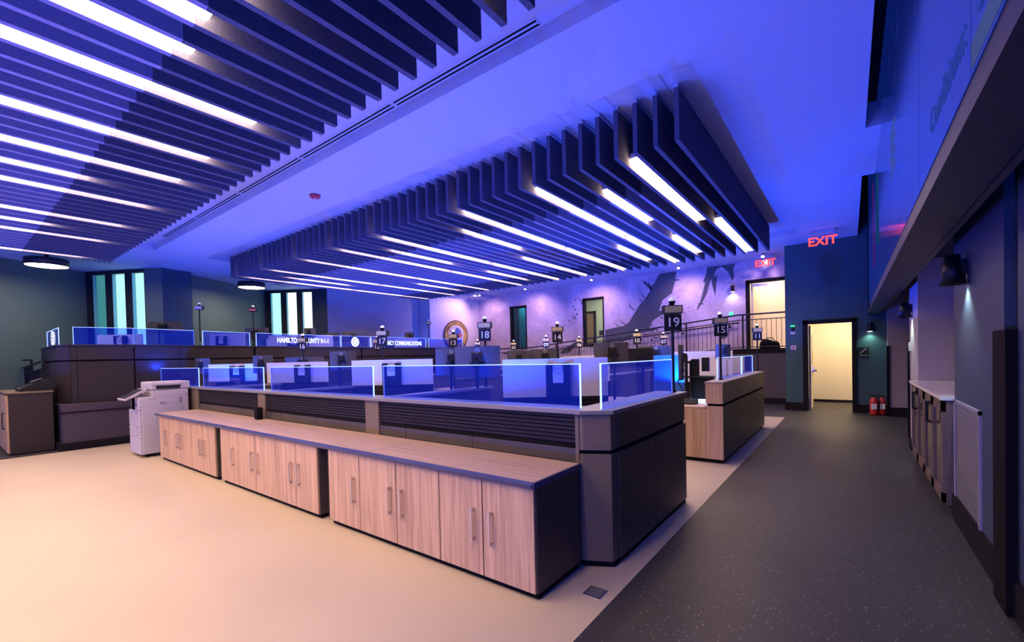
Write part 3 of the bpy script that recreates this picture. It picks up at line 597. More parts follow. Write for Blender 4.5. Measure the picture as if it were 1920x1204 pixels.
# linear lights hung between the baffles
def light_proto(L, label, loc, group):
    o = thing('linear_light', label, 'ceiling light', (0, 0, 0), group)
    MB().box(-.080, .080, -L / 2, L / 2, .045, .10).build('housing', 'copier', o)
    MB().box(-.080, .080, -L / 2 + .005, L / 2 - .005, .0, .045).build('diffuser', 'strip', o)
    for yy in (-L / 2 + .3, L / 2 - .3): MB().cyl((0, yy, .10), (0, yy, .56), .004, n=6).build('hanger', 'silver', o)
    o.location = loc; return o
protos = {}
def put_light(L, loc, label, group):
    if L in protos: return copy_tree(protos[L], loc, label, group)
    protos[L] = light_proto(L, label, loc, group); return protos[L]
GLR, GLL = 'linear lights between the baffles over the workstations', 'linear lights between the baffles over the open floor'
LZ = 3.86
gr = lambda i: -1.43 - PITCH * (i + .5)
for n_, i in enumerate((2, 8, 14, 23, 29, 35, 42, 48)): put_light(3.05, (gr(i), 6.72, LZ), 'long linear ceiling light over the workstations, nearer row, %s from the corridor' % ordinal(n_ + 1), GLR)
for n_, i in enumerate((1, 8, 14, 19, 23, 29, 35, 42, 48)): put_light(3.05, (gr(i), 9.98, LZ), 'long linear ceiling light over the workstations, farther row, %s from the corridor' % ordinal(n_ + 1), GLR)
for n_, i in enumerate((5, 17, 26, 45)): put_light(1.75, (gr(i), 6.78, LZ), 'short linear ceiling light over the workstations, nearer row, %s from the corridor' % ordinal(n_ + 1), GLR)
for n_, i in enumerate((5, 10, 26, 38)): put_light(1.75, (gr(i), 9.95, LZ), 'short linear ceiling light over the workstations, farther row, %s from the corridor' % ordinal(n_ + 1), GLR)
gl = lambda i: -1.39 - PITCH * (i + .5)
for n_, i in enumerate((1, 8, 13, 18, 22, 28, 34, 40, 48)):
    put_light(3.05, (gl(i), -.32 if i == 8 else .45, LZ), 'long linear ceiling light over the open floor, nearer the workstations, %s from the right' % ordinal(n_ + 1), GLL)
    put_light(3.05, (gl(i), -3.40 if i == 8 else -2.61, LZ), 'long linear ceiling light over the open floor, farther from the workstations, %s from the right' % ordinal(n_ + 1), GLL)
for n_, i in enumerate((6, 10, 25, 37)):
    put_light(1.75, (gl(i), .38, LZ), 'short linear ceiling light over the open floor, %s from the right' % ordinal(n_ + 1), GLL)
# linear diffusers, smoke detector, vents, drums, downlights
for n_, (xa, xb, wd) in enumerate(((-4.03, -2.09, 'right-hand'), (-6.09, -4.06, 'second from the right'), (-8.10, -6.12, 'third from the right'), (-10.1, -8.15, 'second from the left'), (-12.1, -10.15, 'left-hand'))):
    o = thing('linear_diffuser', 'slotted air diffuser in the ceiling beside the open-floor baffles, ' + wd, 'air diffuser', ((xa + xb) / 2, 3.25, TZ), 'slotted ceiling air diffusers')
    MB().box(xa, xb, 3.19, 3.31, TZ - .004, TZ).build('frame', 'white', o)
    for yy in (3.215, 3.265): MB().box(xa + .01, xb - .01, yy, yy + .022, TZ - .006, TZ - .003).build('slot', 'black', o)
o = thing('smoke_detector', 'round dark red smoke detector on the ceiling between the two baffle banks', 'smoke detector', (-6.94, 3.92, CZ))
MB().lathe((-6.94, 3.92, CZ), [(0, 0), (.085, 0), (.085, -.025), (.06, -.055), (0, -.06)]).build('body', 'reddark', o); MB().cyl((-6.94, 3.92, CZ - .065), (-6.94, 3.92, CZ - .055), .02).build('lens', 'copier', o)
for (x, y, l) in ((-15.2, 2.75, 'square ceiling vent in front of the left-hand windows'), (-15.7, 7.7, 'square ceiling vent in front of the far windows')):
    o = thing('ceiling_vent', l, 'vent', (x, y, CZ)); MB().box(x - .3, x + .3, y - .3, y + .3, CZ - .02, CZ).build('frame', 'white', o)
    for q in range(5): MB().box(x - .25, x + .25, y - .24 + q * .1, y - .20 + q * .1, CZ - .024, CZ - .02).build('blade', 'midgrey', o)
for (x, y, l) in ((-15.02, 1.75, 'large black drum ceiling light at the far left'), (-15.12, 6.31, 'large black drum ceiling light between the two window bays')):
    o = thing('drum_light', l, 'ceiling light', (x, y, 3.95))
    MB().lathe((x, y, 3.95), [(.36, .02), (.385, 0), (.385, .17), (0, .17)], 48).build('shade', plain('bronze_black', (.02, .012, .012), .5), o)
    MB().cyl((x, y, 3.965), (x, y, 3.975), .365, n=48).build('diffuser', 'drum', o)
    MB().cyl((x, y, 4.12), (x, y, CZ), .04).build('stem', 'blackmetal', o)
for n_, (x, a) in enumerate(((-1.99, 1), (-4.4, 1), (-7.53, 1), (-10.52, 1), (-13.0, 1))):
    o = thing('spotlight', 'small white spotlight on the ceiling before the mural, %s from the right' % ordinal(n_ + 1), 'spotlight', (x, 14.92, TZ), 'spotlights washing the mural')
    MB().cyl((x, 14.92, TZ), (x, 14.92, TZ - .05), .03).cyl((x, 14.90, TZ - .10), (x, 14.95, TZ - .04), .05, .05).build('housing', 'copier', o)
    MB().lathe((x, 14.90, TZ - .125), [(0, 0), (.04, .005), (.045, .025)]).build('lamp', 'glowwhite', o)
    spot('spotlight_lamp', (x, 14.9, TZ - .14), (x - .1, 15.95, 2.6), 120, (1, .62, .80), 2.2, .9)
# ------------------------------------------------------------------ front counter: storage units
YF = 2.275
def unit(xa, xb, doors, handles, label, endpanel=False):
    o = thing('storage_unit', label, 'cabinet', ((xa + xb) / 2, 2.55, 0), 'storage units under the long counter')
    MB().box(xa, xb, YF + .022, 2.86, .045, .72).build('carcass', 'laminate', o)
    MB().box(xa + .01, xb - .01, YF + .035, 2.84, 0, .045).build('plinth', 'black', o)
    for k, (a, b_) in enumerate(zip(doors[:-1], doors[1:])):
        d = MB().box(a + .005, b_ - .005, YF, YF + .02, .05, .718).build('door', 'woodv', o, bevel=.0015)
        hx = handles[k]
        if hx is not None:
            MB().box(hx - .012, hx + .012, YF - .035, YF - .027, .285, .51).box(hx - .010, hx + .010, YF - .03, YF, .49, .508).box(hx - .010, hx + .010, YF - .03, YF, .287, .305).build('handle', 'steel', d, bevel=.001)
    return o
unit(-9.05, -6.69, [-9.05, -8.594, -8.06, -7.58, -7.135, -6.70], [-8.68, -8.14, -8.00, -7.21, -7.06], 'five-door wood-fronted storage unit at the copier end of the counter')
unit(-6.53, -4.14, [-6.525, -5.985, -5.508, -5.003, -4.577, -4.145], [-6.11, -5.585, -5.43, -4.655, -4.50], 'five-door wood-fronted storage unit in the middle of the counter')
unit(-3.95, -1.572, [-3.945, -3.447, -2.938, -2.434, -2.009, -1.576], [-3.53, -3.015, -2.86, -2.09, -1.93], 'five-door wood-fronted storage unit at the corridor end of the counter')
for xa, xb, l in ((-6.69, -6.53, 'dark recessed filler between the copier-end and middle storage units'), (-4.14, -3.95, 'dark recessed filler between the middle and corridor-end storage units')):
    tag(MB().box(xa, xb, YF + .10, 2.86, 0, .72).build('filler_panel', 'laminate'), l, 'panel')
o = thing('long_counter', 'long wood-grain counter top with slate edge in front of the dispatch console', 'counter', (-5.4, 2.55, .72))
MB().box(-9.16, -1.575, YF + .0, 2.87, .722, .762).build('worktop', 'woodh', o)
MB().add([(-9.20, 2.235, .75), (-1.572, 2.235, .75), (-1.572, YF, .7625), (-9.16, YF, .7625), (-9.20, 2.25, .722), (-1.572, 2.25, .722), (-1.572, YF + .01, .722), (-9.16, YF + .01, .722)],
         [[0, 1, 2, 3], [4, 5, 1, 0], [4, 7, 6, 5], [0, 3, 7, 4], [1, 5, 6, 2]]).box(-1.575, -1.560, 2.25, 2.87, .722, .7625).build('front_edge', 'edge', o)
for x in (-6.0, -3.3): MB().box(x - .001, x + .001, YF, 2.87, .7622, .7627).build('joint', 'black', o)
tag(MB().box(-6.63, -6.53, 2.74, 2.82, .763, .93).build('small_speaker', 'black', bevel=.008), 'small black box standing on the long counter against the console', 'speaker')
# ------------------------------------------------------------------ near dispatch console
ZL = 1.15
o = nc = thing('dispatch_console', 'dark laminate dispatch console behind the long counter, wrapping the corridor corner', 'console', (-4, 3.2, 0))
FX = [(-9.70, 2.893), (-1.58, 2.893), (-1.385, 2.975), (-1.375, 4.73), (-1.60, 4.73), (-1.60, 3.10), (-9.70, 3.10)]
MB().prism(FX, .02, 1.12).build('core', 'black', o)
MB().prism([(-11.55, 2.84), (-1.55, 2.84), (-1.345, 2.96), (-1.335, 4.76), (-1.66, 4.76), (-1.66, 3.13), (-11.55, 3.13)], 1.122, ZL).build('ledge', 'ledge', o, bevel=.002)
MB().prism([(-9.72, 2.885), (-1.60, 2.885), (-1.56, 2.885), (-1.37, 2.99), (-1.36, 4.72), (-1.5, 4.72), (-1.5, 3.0), (-9.72, 3.0)], 0, .05).build('plinth', 'black', o)
for xa, xb in ((-9.70, -9.15), (-6.79, -6.565), (-4.19, -3.955), (-1.605, -1.575)):
    MB().box(xa, xb, 2.865, 2.90, .765 if xa > -9.5 else .05, 1.12).build('pilaster', 'taupe', o, bevel=.002)
for xa, xb in ((-9.15, -6.79), (-6.565, -4.19), (-3.955, -1.605)):
    sw = MB(); 
    for k in range(7):
        z = .905 + k * .031; sw.box(xa + .004, xb - .004, 2.885, 2.905, z, z + .022)
    sw.box(xa, xb, 2.90, 2.91, .89, 1.12); sw.build('slat_panel', 'slat', o)
    MB().box(xa + .02, xb - .02, 2.878, 2.9, .872, .885).build('cable_slot', 'black', o)
    w = (xb - xa)
    for a, b_ in ((0, .18), (.18, .56), (.56, 1)):
        MB().box(xa + w * a + .003, xb - w * (1 - b_) - .003, 2.875, 2.90, .765, .865).build('lower_panel', 'laminate', o, bevel=.002)
for z0, z1, nm in ((.05, .83, 'corner_lower_panel'), (.86, 1.12, 'corner_upper_panel')):
    MB().prism([(-1.575, 2.873), (-1.545, 2.873), (-1.545, 2.90), (-1.575, 2.90)], z0, z1).prism([(-1.548, 2.873), (-1.37, 2.965), (-1.38, 2.985), (-1.55, 2.90)], z0, z1).prism([(-1.37, 2.965), (-1.365, 3.06), (-1.39, 3.06), (-1.39, 2.97)], z0, z1).build(nm, 'taupe', o)
for ya, yb in ((3.064, 3.825), (3.832, 4.735)):
    MB().box(-1.385, -1.362, ya, yb, .86, 1.12).build('side_upper_panel', 'laminate', o, bevel=.002)
    MB().box(-1.385, -1.352, ya, yb, .05, .83).build('side_lower_panel', 'laminate', o, bevel=.002)
MB().box(-1.60, -1.36, 4.735, 4.745, .05, .83).box(-1.60, -1.37, 4.735, 4.742, .86, 1.12).build('end_panel', 'taupe', o)
MB().box(-11.55, -9.72, 2.90, 3.10, .05, 1.12).build('left_return', 'taupe', o)
# second (wood-ended) console
o = thing('dispatch_console', 'wood-ended dispatch console further along the corridor', 'console', (-2, 8.4, 0))
MB().box(-1.59, -1.40, 6.62, 10.24, .02, 1.11).build('core', 'black', o)
MB().box(-2.9, -1.385, 6.60, 6.622, .06, .755).box(-1.62, -1.385, 6.60, 6.622, .755, .80).build('wood_end_lower', 'woodv', o)
MB().box(-1.61, -1.385, 6.60, 6.622, .835, 1.115).build('wood_end_upper', 'woodv', o, bevel=.002)
MB().box(-1.62, -1.375, 6.595, 10.28, 1.115, 1.14).build('ledge', plain('warm_grey_top', (.30, .25, .22), .4), o, bevel=.002)
for k, (ya, yb) in enumerate(((6.625, 7.78), (7.785, 8.6), (8.605, 9.4), (9.405, 10.24))):
    MB().box(-1.40, -1.382, ya, yb, .84, 1.11).build('side_upper_panel', 'taupe', o, bevel=.002)
    MB().box(-1.40, -1.378, ya, yb, .06, .80).build('side_lower_panel', 'laminate', o, bevel=.002)
MB().box(-1.58, -1.41, 6.66, 10.2, 0, .05).box(-2.9, -1.43, 6.64, 6.9, 0, .05).build('plinth', 'black', o)
MB().box(-3.6, -1.60, 6.60, 7.6, .757, .78).build('desk_top', 'woodh', o)
# rear console on the platform
o = rc = thing('rear_dispatch_console', 'long dark dispatch console on the raised rear platform', 'console', (-12.3, 6, .86))
def strip_poly(mb, pts, t, z0, z1, inset=0):
    for (a, b_) in zip(pts[:-1], pts[1:]):
        A, B = Vector((*a, 0)), Vector((*b_, 0)); d = (B - A).normalized(); nn = Vector((-d.y, d.x, 0))
        A2, B2 = A + nn * inset, B + nn * inset
        mb.prism([(A2.x, A2.y), (B2.x, B2.y), (B2.x + nn.x * t, B2.y + nn.y * t), (A2.x + nn.x * t, A2.y + nn.y * t)], z0, z1)
    return mb
RP = [(-14.7, 1.56), (-12.22, 1.50), (-12.02, 1.66), (-11.80, 2.6), (-12.36, 5.2), (-12.85, 8.75), (-13.3, 14.1)]
strip_poly(MB(), RP, .20, .86, 1.96, .03).build('core', 'black', o)
strip_poly(MB(), RP, .30, 1.97, 2.0, -.02).build('ledge', 'laminate_dim', o)
def sub(a, b_, s0, s1): return [(a[0] + (b_[0] - a[0]) * s, a[1] + (b_[1] - a[1]) * s) for s in (s0, s1)]
segs = [(RP[0], RP[1], [0, 1]), (RP[1], RP[2], [0, 1]), (RP[2], RP[3], [0, .1, .98]), (RP[3], RP[4], [0, .32, .98]), (RP[4], RP[5], [0, .4, .98]), (RP[5], RP[6], [0, .33, .66, 1])]
for a, b_, cuts in segs:
    for c0, c1 in zip(cuts[:-1], cuts[1:]):
        L = math.dist(a, b_); e_ = .004 / L
        strip_poly(MB(), sub(a, b_, c0 + e_, c1 - e_), .03, 1.70, 1.965).build('upper_panel', 'laminate_dim', o)
        strip_poly(MB(), sub(a, b_, c0 + e_, c1 - e_), .03, .865, 1.665).build('lower_panel', 'laminate_dim', o)
# ------------------------------------------------------------------ glass screens with lit edges
def glass(name, a, b_, z0, z1, label, group, extra=None, endbright=(1, 1), th=.012):
    A, B = Vector((*a, 0)), Vector((*b_, 0)); d = (B - A).normalized(); nn = Vector((-d.y, d.x, 0)) * (th / 2); L = (B - A).length
    o = thing(name, label, 'glass screen', ((a[0] + b_[0]) / 2, (a[1] + b_[1]) / 2, z0), group)
    def bar(mb, s0, s1, za, zb_, k=1.0):
        P = [A + d * s0 - nn * k, A + d * s1 - nn * k, A + d * s1 + nn * k, A + d * s0 + nn * k]; mb.prism([(p.x, p.y) for p in P], za, zb_); return mb
    mid = [A + d * .006, B - d * .006]
    g = MB().add([(*mid[0].xy, z0), (*mid[1].xy, z0), (*mid[1].xy, z1 - .004), (*mid[0].xy, z1 - .004)], [[0, 1, 2, 3]]); g.build('pane', 'acrylic', o)
    bar(MB(), 0, L, z1 - .007, z1).build('lit_top_edge', 'edgeglow', o)
    bar(MB(), 0, .008, z0, z1).build('lit_side_edge', 'edgeglow' if endbright[0] else 'edgesoft', o)
    bar(MB(), L - .010, L, z0, z1).build('lit_side_edge', 'edgeglow' if endbright[1] else 'edgesoft', o)
    bar(MB(), 0, L, z0, z0 + .004, 1.4).build('base_channel', 'edgesoft', o)
    return o, A, d, Vector((d.y, -d.x, 0))
GG = 'edge-lit glass screens on the near console'
for xa, xb, l in ((-11.53, -9.36, 'edge-lit blue glass screen behind the copier'), (-9.15, -6.79, 'edge-lit blue glass screen above the copier-end storage unit'), (-6.56, -4.155, 'edge-lit blue glass screen above the middle storage unit'), (-3.98, -1.60, 'edge-lit blue glass screen above the corridor-end storage unit')):
    glass('glass_screen', (xa, 2.96), (xb, 2.96), ZL, 1.49, l, GG, endbright=(0, 1))
glass('glass_screen', (-1.45, 2.98), (-1.45, 4.62), ZL, 1.49, 'edge-lit blue glass screen on the corridor side of the near console', GG, endbright=(1, 0))
glass('glass_screen', (-1.56, 7.1), (-1.56, 8.93), 1.14, 1.47, 'clear edge-lit glass screen on the wood-ended console, nearer one', 'edge-lit glass screens on the wood-ended console')
glass('glass_screen', (-1.56, 9.0), (-1.56, 10.1), 1.14, 1.47, 'clear edge-lit glass screen on the wood-ended console, farther one', 'edge-lit glass screens on the wood-ended console')
GB = 'edge-lit glass screens on the rear console'
def rp(y):
    P = RP[2:]
    for a, b_ in zip(P[:-1], P[1:]):
        if a[1] <= y <= b_[1] + 1e-6: t_ = (y - a[1]) / (b_[1] - a[1]); return (a[0] + (b_[0] - a[0]) * t_ - .06, y)
    return P[-1]
def etched(o, A, d, out, L0, items):
    for body, size, s, z in items:
        c_ = A + d * s + out * .012; MB().text(body, size, d, Z3, (c_.x, c_.y, z), .001, bold=.004).build('lettering', 'etched', o)
def emblem(o, A, d, out, s, z, r):
    c_ = A + d * s + out * .012; c_.z = z; mb = MB()
    mb.ring(c_, d, Z3, r, .008)
    n_ = 30; mb.plate([c_ + d * (r * .93 * math.cos(2 * PI * i / n_)) + Z3 * (r * .93 * math.sin(2 * PI * i / n_)) for i in range(n_)], -out, .002)
    mb.build('emblem', 'etched', o)
    m2 = MB(); c2 = c_ + out * .004
    for i in range(9):
        t = 2 * PI * (i + .25) / 9; p = c2 + d * (r * .60 * math.cos(t)) + Z3 * (r * .60 * math.sin(t)); m2.plate([p + d * .02, p + Z3 * .03, p - d * .025, p - Z3 * .02], out, .002)
    m2.text('9-1-1', r * .34, d, Z3, (c2.x, c2.y, c2.z), .001, bold=.003); m2.build('emblem_detail', plain('etched_dark', (.02, .03, .12), .5), o)
o, A, d, out = glass('glass_screen', (-14.1, 1.60), (-12.35, 1.56), 2.0, 2.345, 'edge-lit glass screen with round emblem on the end of the rear console', GB); emblem(o, A, d, out, .95, 2.17, .14)
glass('glass_screen', rp(1.72), rp(2.6), 2.0, 2.345, 'edge-lit glass screen at the left end of the rear console front', GB, endbright=(1, 0))
glass('glass_screen', rp(2.6), rp(3.755), 2.0, 2.345, 'second edge-lit glass screen from the left on the rear console', GB, endbright=(0, 0))
glass('glass_screen', rp(3.94), rp(5.085), 2.0, 2.345, 'edge-lit glass screen left of the lettered one on the rear console', GB)
o, A, d, out = glass('glass_screen', rp(5.25), rp(7.92), 2.0, 2.35, 'edge-lit glass screen lettered HAMILTON COUNTY 9-1-1', GB); L = 2.69
MB().text('HAMILTON COUNTY 9-1-1', .20, d, Z3, (*(A + d * 1.42 + out * .012).xy, 2.17), .001, bold=.006, width=1.66).build('lettering', 'etched', o)
o, A, d, out = glass('glass_screen', rp(7.95), rp(9.13), 2.0, 2.36, 'edge-lit glass screen with round emblem at the middle of the rear console', GB); emblem(o, A, d, out, .54, 2.17, .15)
o, A, d, out = glass('glass_screen', rp(9.16), rp(11.82), 2.0, 2.365, 'edge-lit glass screen lettered EMERGENCY COMMUNICATIONS', GB)
MB().text('EMERGENCY COMMUNICATIONS', .21, d, Z3, (*(A + d * 1.30 + out * .012).xy, 2.15), .001, bold=.006, width=2.25).build('lettering', 'etched', o)
glass('glass_screen', rp(12.0), rp(14.1), 2.0, 2.365, 'edge-lit glass screen at the mural end of the rear console', GB)
# ------------------------------------------------------------------ station signs
def station(num, x, y, z0, label, face='gold', ang=.12, box=True, plate=True, word='Call Taker', lit=False):
    o = thing('station_sign', label, 'station sign', (x, y, z0))
    zt = z0 + .985
    mat = 'blackmetal'
    zb0 = 0 if num in ('17', '16', '14', '13', '12') else z0
    if zb0 == 0: o.location.z = 0; o['_w'] = (x, y, 0)
    MB().cyl((x, y, zb0), (x, y, zt - .07), .016, n=12).cyl((x, y, zb0), (x, y, zb0 + .02), .03, n=12).build('pole', mat, o)
    R = Vector((math.cos(ang), math.sin(ang), 0)); F = Vector((R.y, -R.x, 0))
    def plate_(w, h, t, cz, off=.0): 
        c_ = Vector((x, y, cz)) + F * off; return MB().obox((c_.x, c_.y, cz - h / 2), w, t, h, ang)
    if plate:
        pl_ = plate_(.17, .17, .02, zt - .270, .02).build('number_plate', 'darkplastic', o)
        c_ = Vector((x, y, zt - .270)) + F * .032
        MB().text(num, .135, R, Z3, c_, .001, bold=.001).build('numeral', 'bone', pl_)
    sb = MB().obox((x, y, zt - .178), .19, .10, .085, ang).build('status_box', 'darkplastic', o, bevel=.002)
    c_ = Vector((x, y, zt - .135)) + F * .053
    MB().plate([c_ + R * a + Z3 * b_ for a, b_ in ((-.085, -.034), (.085, -.034), (.085, .034), (-.085, .034))], F, .002).build('sign_face', {'gold': 'signface', 'red': 'redface', 'white': 'bone'}[face], sb)
    if word: MB().text(word, .036, R, Z3, c_ + F * .004, .001, bold=.0008).build('wording', 'gold' if face == 'gold' else 'bone', sb)
    MB().lathe((x, y, zt - .092), [(0, 0), (.022, 0), (.034, .045), (0, .045)], 16).build('beacon_base', 'black', o)
    MB().lathe((x, y, zt - .047), [(.034, 0), (.033, .018), (.022, .036), (0, .045)], 16).build('beacon_dome', 'dome', o)
for num, x, y, l, a in (('19', -1.45, 4.67, 'at the corridor end of the near console', .55), ('18', -4.02, 4.70, 'left of the tall mural window', .5), ('17', -6.18, 4.60, 'before the rear console emblem', .5), ('16', -8.84, 4.63, 'before the lettered rear glass', .5),
                        ('15', -1.47, 6.9, 'at the near end of the wood-ended console', .45), ('14', -3.90, 6.43, 'behind the white panel nearest the corridor', .45), ('13', -6.37, 6.46, 'in front of the round county seal', .45), ('12', -8.8, 6.4, 'behind sign 17', .45),
                        ('11', -1.54, 10.6, 'beside the black bag', .45), ('10', -3.94, 10.04, 'before the dark river shape', .5), ('09', -6.6, 10.28, 'before the ramp railing', .5), ('08', -9.2, 10.4, 'below the glass line left of sign 18', .5),
                        ('07', -3.97, 12.0, 'right of sign 10', .5), ('06', -6.43, 11.85, 'left of the interior window', .5), ('05', -9.0, 12.0, 'before the narrow mural window', .5)):
    station(num, x, y, 1.15, 'black pole sign with number %s, %s' % (num, l), ang=a)
station('', -13.1, 4.2, 2.14, 'tall pole sign with blank pale status box, left of the three on the rear platform', 'white', .75, plate=False, word='')
station('', -13.0, 5.44, 2.16, 'tall pole sign with red status box, middle of the three on the rear platform', 'red', .75, plate=False, word='Supervisor')
station('', -13.5, 12.3, 2.16, 'tall pole sign with gold status box, right of the three on the rear platform', 'gold', .75, plate=False, word='')
# low dividers carrying the poles of the near row, and those of the further rows
def divider(x, y0, y1, label, z=1.12):
    o = thing('console_divider', label, 'divider', (x, (y0 + y1) / 2, 0))
    MB().box(x - .05, x + .05, y0, y1, 0, z).build('panel', 'laminate', o); MB().box(x - .09, x + .09, y0, y1 + .02, z, z + .03).build('cap', 'ledge', o)
for x, s in ((-4.03, 'the large sign left of the narrow mural window'), (-6.40, 'the sign before the rear emblem'), (-8.84, 'the sign before the lettered rear glass')):
    divider(x, 3.14, 4.75 if 'large' in s else 4.12, 'dark pale-capped divider running back towards ' + s)
divider(-3.92, 8.1, 10.15, 'dark divider in front of the interior window, nearest the corridor in its row'); divider(-6.45, 6.6, 10.4, 'dark divider before the ramp railing, middle of its row'); divider(-8.95, 6.3, 10.5, 'dark divider before the county seal, farthest from the corridor in its row')
divider(-4.0, 10.9, 12.1, 'short dark divider before the river shape, nearest the corridor'); divider(-6.43, 10.9, 11.95, 'short dark divider before the tall interior window'); divider(-9.0, 10.9, 12.1, 'short dark divider before the narrow mural window')
# ------------------------------------------------------------------ workstations
AN = yaw  # the white panels stand across the corner of each station
def P3(px, D):   # lateral / depth in the panels' own frame
    L = px * D; return Vector((-math.sin(yaw) * D + math.cos(yaw) * L, math.cos(yaw) * D + math.sin(yaw) * L, 0))
def ws_panel(a, b_, z0, z1, label, rig=None, rz_=None, dell=True, mat='whiteboard', slat=True):
    A, B = Vector((*a, 0)), Vector((*b_, 0)); d = (B - A).normalized(); F = Vector((d.y, -d.x, 0)); L = (B - A).length; ang = math.atan2(d.y, d.x); c_ = (A + B) / 2
    o = thing('desk_divider', label, 'divider', (c_.x, c_.y, 0))
    MB().obox((c_.x, c_.y, z0), L, .04, z1 - z0, ang).build('white_board', mat, o)
    if slat:
        sw = MB(); k = 0; zf = .857 if z0 > 1.8 else 0
        while z0 - .045 - k * .05 > zf + .76: cc = c_ + F * .025; sw.obox((cc.x, cc.y, z0 - .045 - k * .05), L, .02, .035, ang); k += 1
        sw.obox((c_.x, c_.y, zf), L, .03, z0 - zf, ang).build('slat_panel', 'slat', o)
    if rig is not None:
        q = A + d * (L * rig[0]); w = rig[1]; h0, h1 = rz_
        r = thing('computer_mount', 'black computer mount on the ' + label.replace('workstation ', '').replace(' on the rear platform', ''), 'computer', (q.x, q.y, h0))
        cc = q + F * .06
        for s in (-1, 1):
            e = cc + d * (s * w * .36); MB().obox((e.x, e.y, h0), w * .28, .08, h1 - h0, ang).build('side_bar', 'darkplastic', r, bevel=.004)
        MB().obox((cc.x, cc.y, h0), w * .5, .07, (h1 - h0) * .42, ang).build('lower_tray', 'darkplastic', r)
        t_ = cc + F * .035; MB().obox((t_.x, t_.y, h0 + (h1 - h0) * .42), w * .44, .01, (h1 - h0) * .5, ang).build('case_front', 'whiteboard', r)
        e = t_ + F * .012; e.z = h1 - w * .24
        mb = MB().ring(e, d, Z3, w * .2, .0035)
        if dell: mb.text('DELL', w * .13, d, Z3, (e.x, e.y, e.z), .001)
        mb.build('logo', 'midgrey', r)
    return o
ws_panel((-3.54, 4.47), (-2.47, 5.285), 1.03, 1.52, 'white workstation panel nearest the corridor', (.52, .30), (1.03, 1.46))
ws_panel((-6.50, 4.22), (-5.45, 5.03), 1.14, 1.555, 'white workstation panel in front of the rear emblem', (.50, .29), (1.14, 1.50))
ws_panel((-9.38, 4.16), (-8.40, 4.90), 1.14, 1.55, 'white workstation panel in front of the rear HAMILTON lettering', (.60, .30), (1.14, 1.49))
ws_panel((-11.40, 3.80), (-10.55, 4.45), 1.16, 1.545, 'white workstation panel nearest the rear console', (.62, .30), (1.16, 1.5))
ws_panel((-4.36, 7.37), (-3.65, 7.9), 1.05, 1.545, 'white workstation panel behind the one nearest the corridor')
ws_panel((-5.2, 6.95), (-4.45, 7.5), 1.05, 1.53, 'white workstation panel below sign 14')
ws_panel((-2.98, 8.45), (-2.55, 8.85), .75, 1.515, 'bright blue workstation panel behind the corridor glass', mat='bluepanel', slat=False)
ws_panel((-3.2, 10.2), (-2.1, 11.0), .9, 1.58, 'pale workstation panel behind the side-on monitor', mat='whiteboard')
ws_panel((-15.35, 2.65), (-14.45, 3.35), 1.95, 2.37, 'white panel on the rear platform in front of the left-hand windows', (.55, .3), (1.95, 2.33), False)
ws_panel((-13.65, 4.6), (-13.1, 5.25), 1.95, 2.36, 'lavender-lit panel on the rear platform left of the lettered glass', (.35, .25), (1.95, 2.3), False)
ws_panel((-14.1, 6.25), (-13.18, 7.9), 1.95, 2.39, 'white panel on the rear platform behind the HAMILTON COUNTY lettering', (.4, .35), (1.95, 2.34), False)
ws_panel((-14.0, 9.8), (-13.4, 11.6), 1.95, 2.36, 'white panel on the rear platform behind the EMERGENCY lettering', (.4, .35), (1.95, 2.3), False)
def monitor(a, b_, z1, z0, label, logo=True, mat='monitor', arm=True, floor_z=.75):
    A, B = Vector((*a, 0)), Vector((*b_, 0)); d = (B - A).normalized(); F = Vector((d.y, -d.x, 0)); L = (B - A).length; ang = math.atan2(d.y, d.x); c_ = (A + B) / 2; h = z1 - z0
    o = thing('monitor', label, 'monitor', (c_.x, c_.y, z0))
    vs = []; n_ = 8                                     # gently curved shell
    for i in range(n_ + 1):
        s = i / n_ - .5; bend = .18 * L * s * s
        for off in (-.012, .022 + .03 * (1 - 4 * s * s)):
            p = c_ + d * (s * L) - F * (-bend * -1) + F * off if off > 0 else c_ + d * (s * L) - F * bend + F * off
            if off > 0: p = c_ + d * (s * L) - F * bend + F * off
            vs += [(p.x, p.y, z0), (p.x, p.y, z1)]
    fs = []
    for i in range(n_):
        q = i * 4; fs += [[q, q + 4, q + 5, q + 1], [q + 2, q + 3, q + 7, q + 6], [q + 1, q + 5, q + 7, q + 3], [q, q + 2, q + 6, q + 4]]
    fs += [[0, 1, 3, 2], [n_ * 4, n_ * 4 + 2, n_ * 4 + 3, n_ * 4 + 1]]
    MB().add(vs, fs).build('shell', mat, o)
    bk = c_ + F * .055
    if logo:
        p = bk + F * .003; p.z = z1 - h * .14; MB().ring(p, d, Z3, min(L, .6) * .045, .004, 20, 6).text('DELL', L * .022, d, Z3, (p.x, p.y, p.z), .001).build('logo', 'silver', o)
    p = bk + F * .02
    MB().obox((p.x, p.y, z1 - h * .5), L * .24, .05, h * .26, ang).obox((p.x, p.y, z1 - h * .62), L * .34, .03, h * .1, ang).build('mount', 'darkplastic', o, bevel=.004)
    if arm:
        q = bk + F * .10
        MB().cyl((q.x, q.y, floor_z), (q.x, q.y, z1 - h * .45), .022, n=10).cyl((p.x, p.y, z1 - h * .5), (q.x, q.y, z1 - h * .5), .018, n=10).build('arm', 'blackmetal', o)
    return o
monitor((-4.28, 4.36), (-3.79, 4.74), 1.71, 1.28, 'large monitor below sign 18, seen from behind', floor_z=1.15)
monitor((-4.92, 4.60), (-4.52, 4.90), 1.705, 1.30, 'monitor partly hidden left of the large one below sign 18')
monitor((-7.21, 4.25), (-6.85, 4.52), 1.725, 1.40, 'tilted monitor back between the two wide white panels')
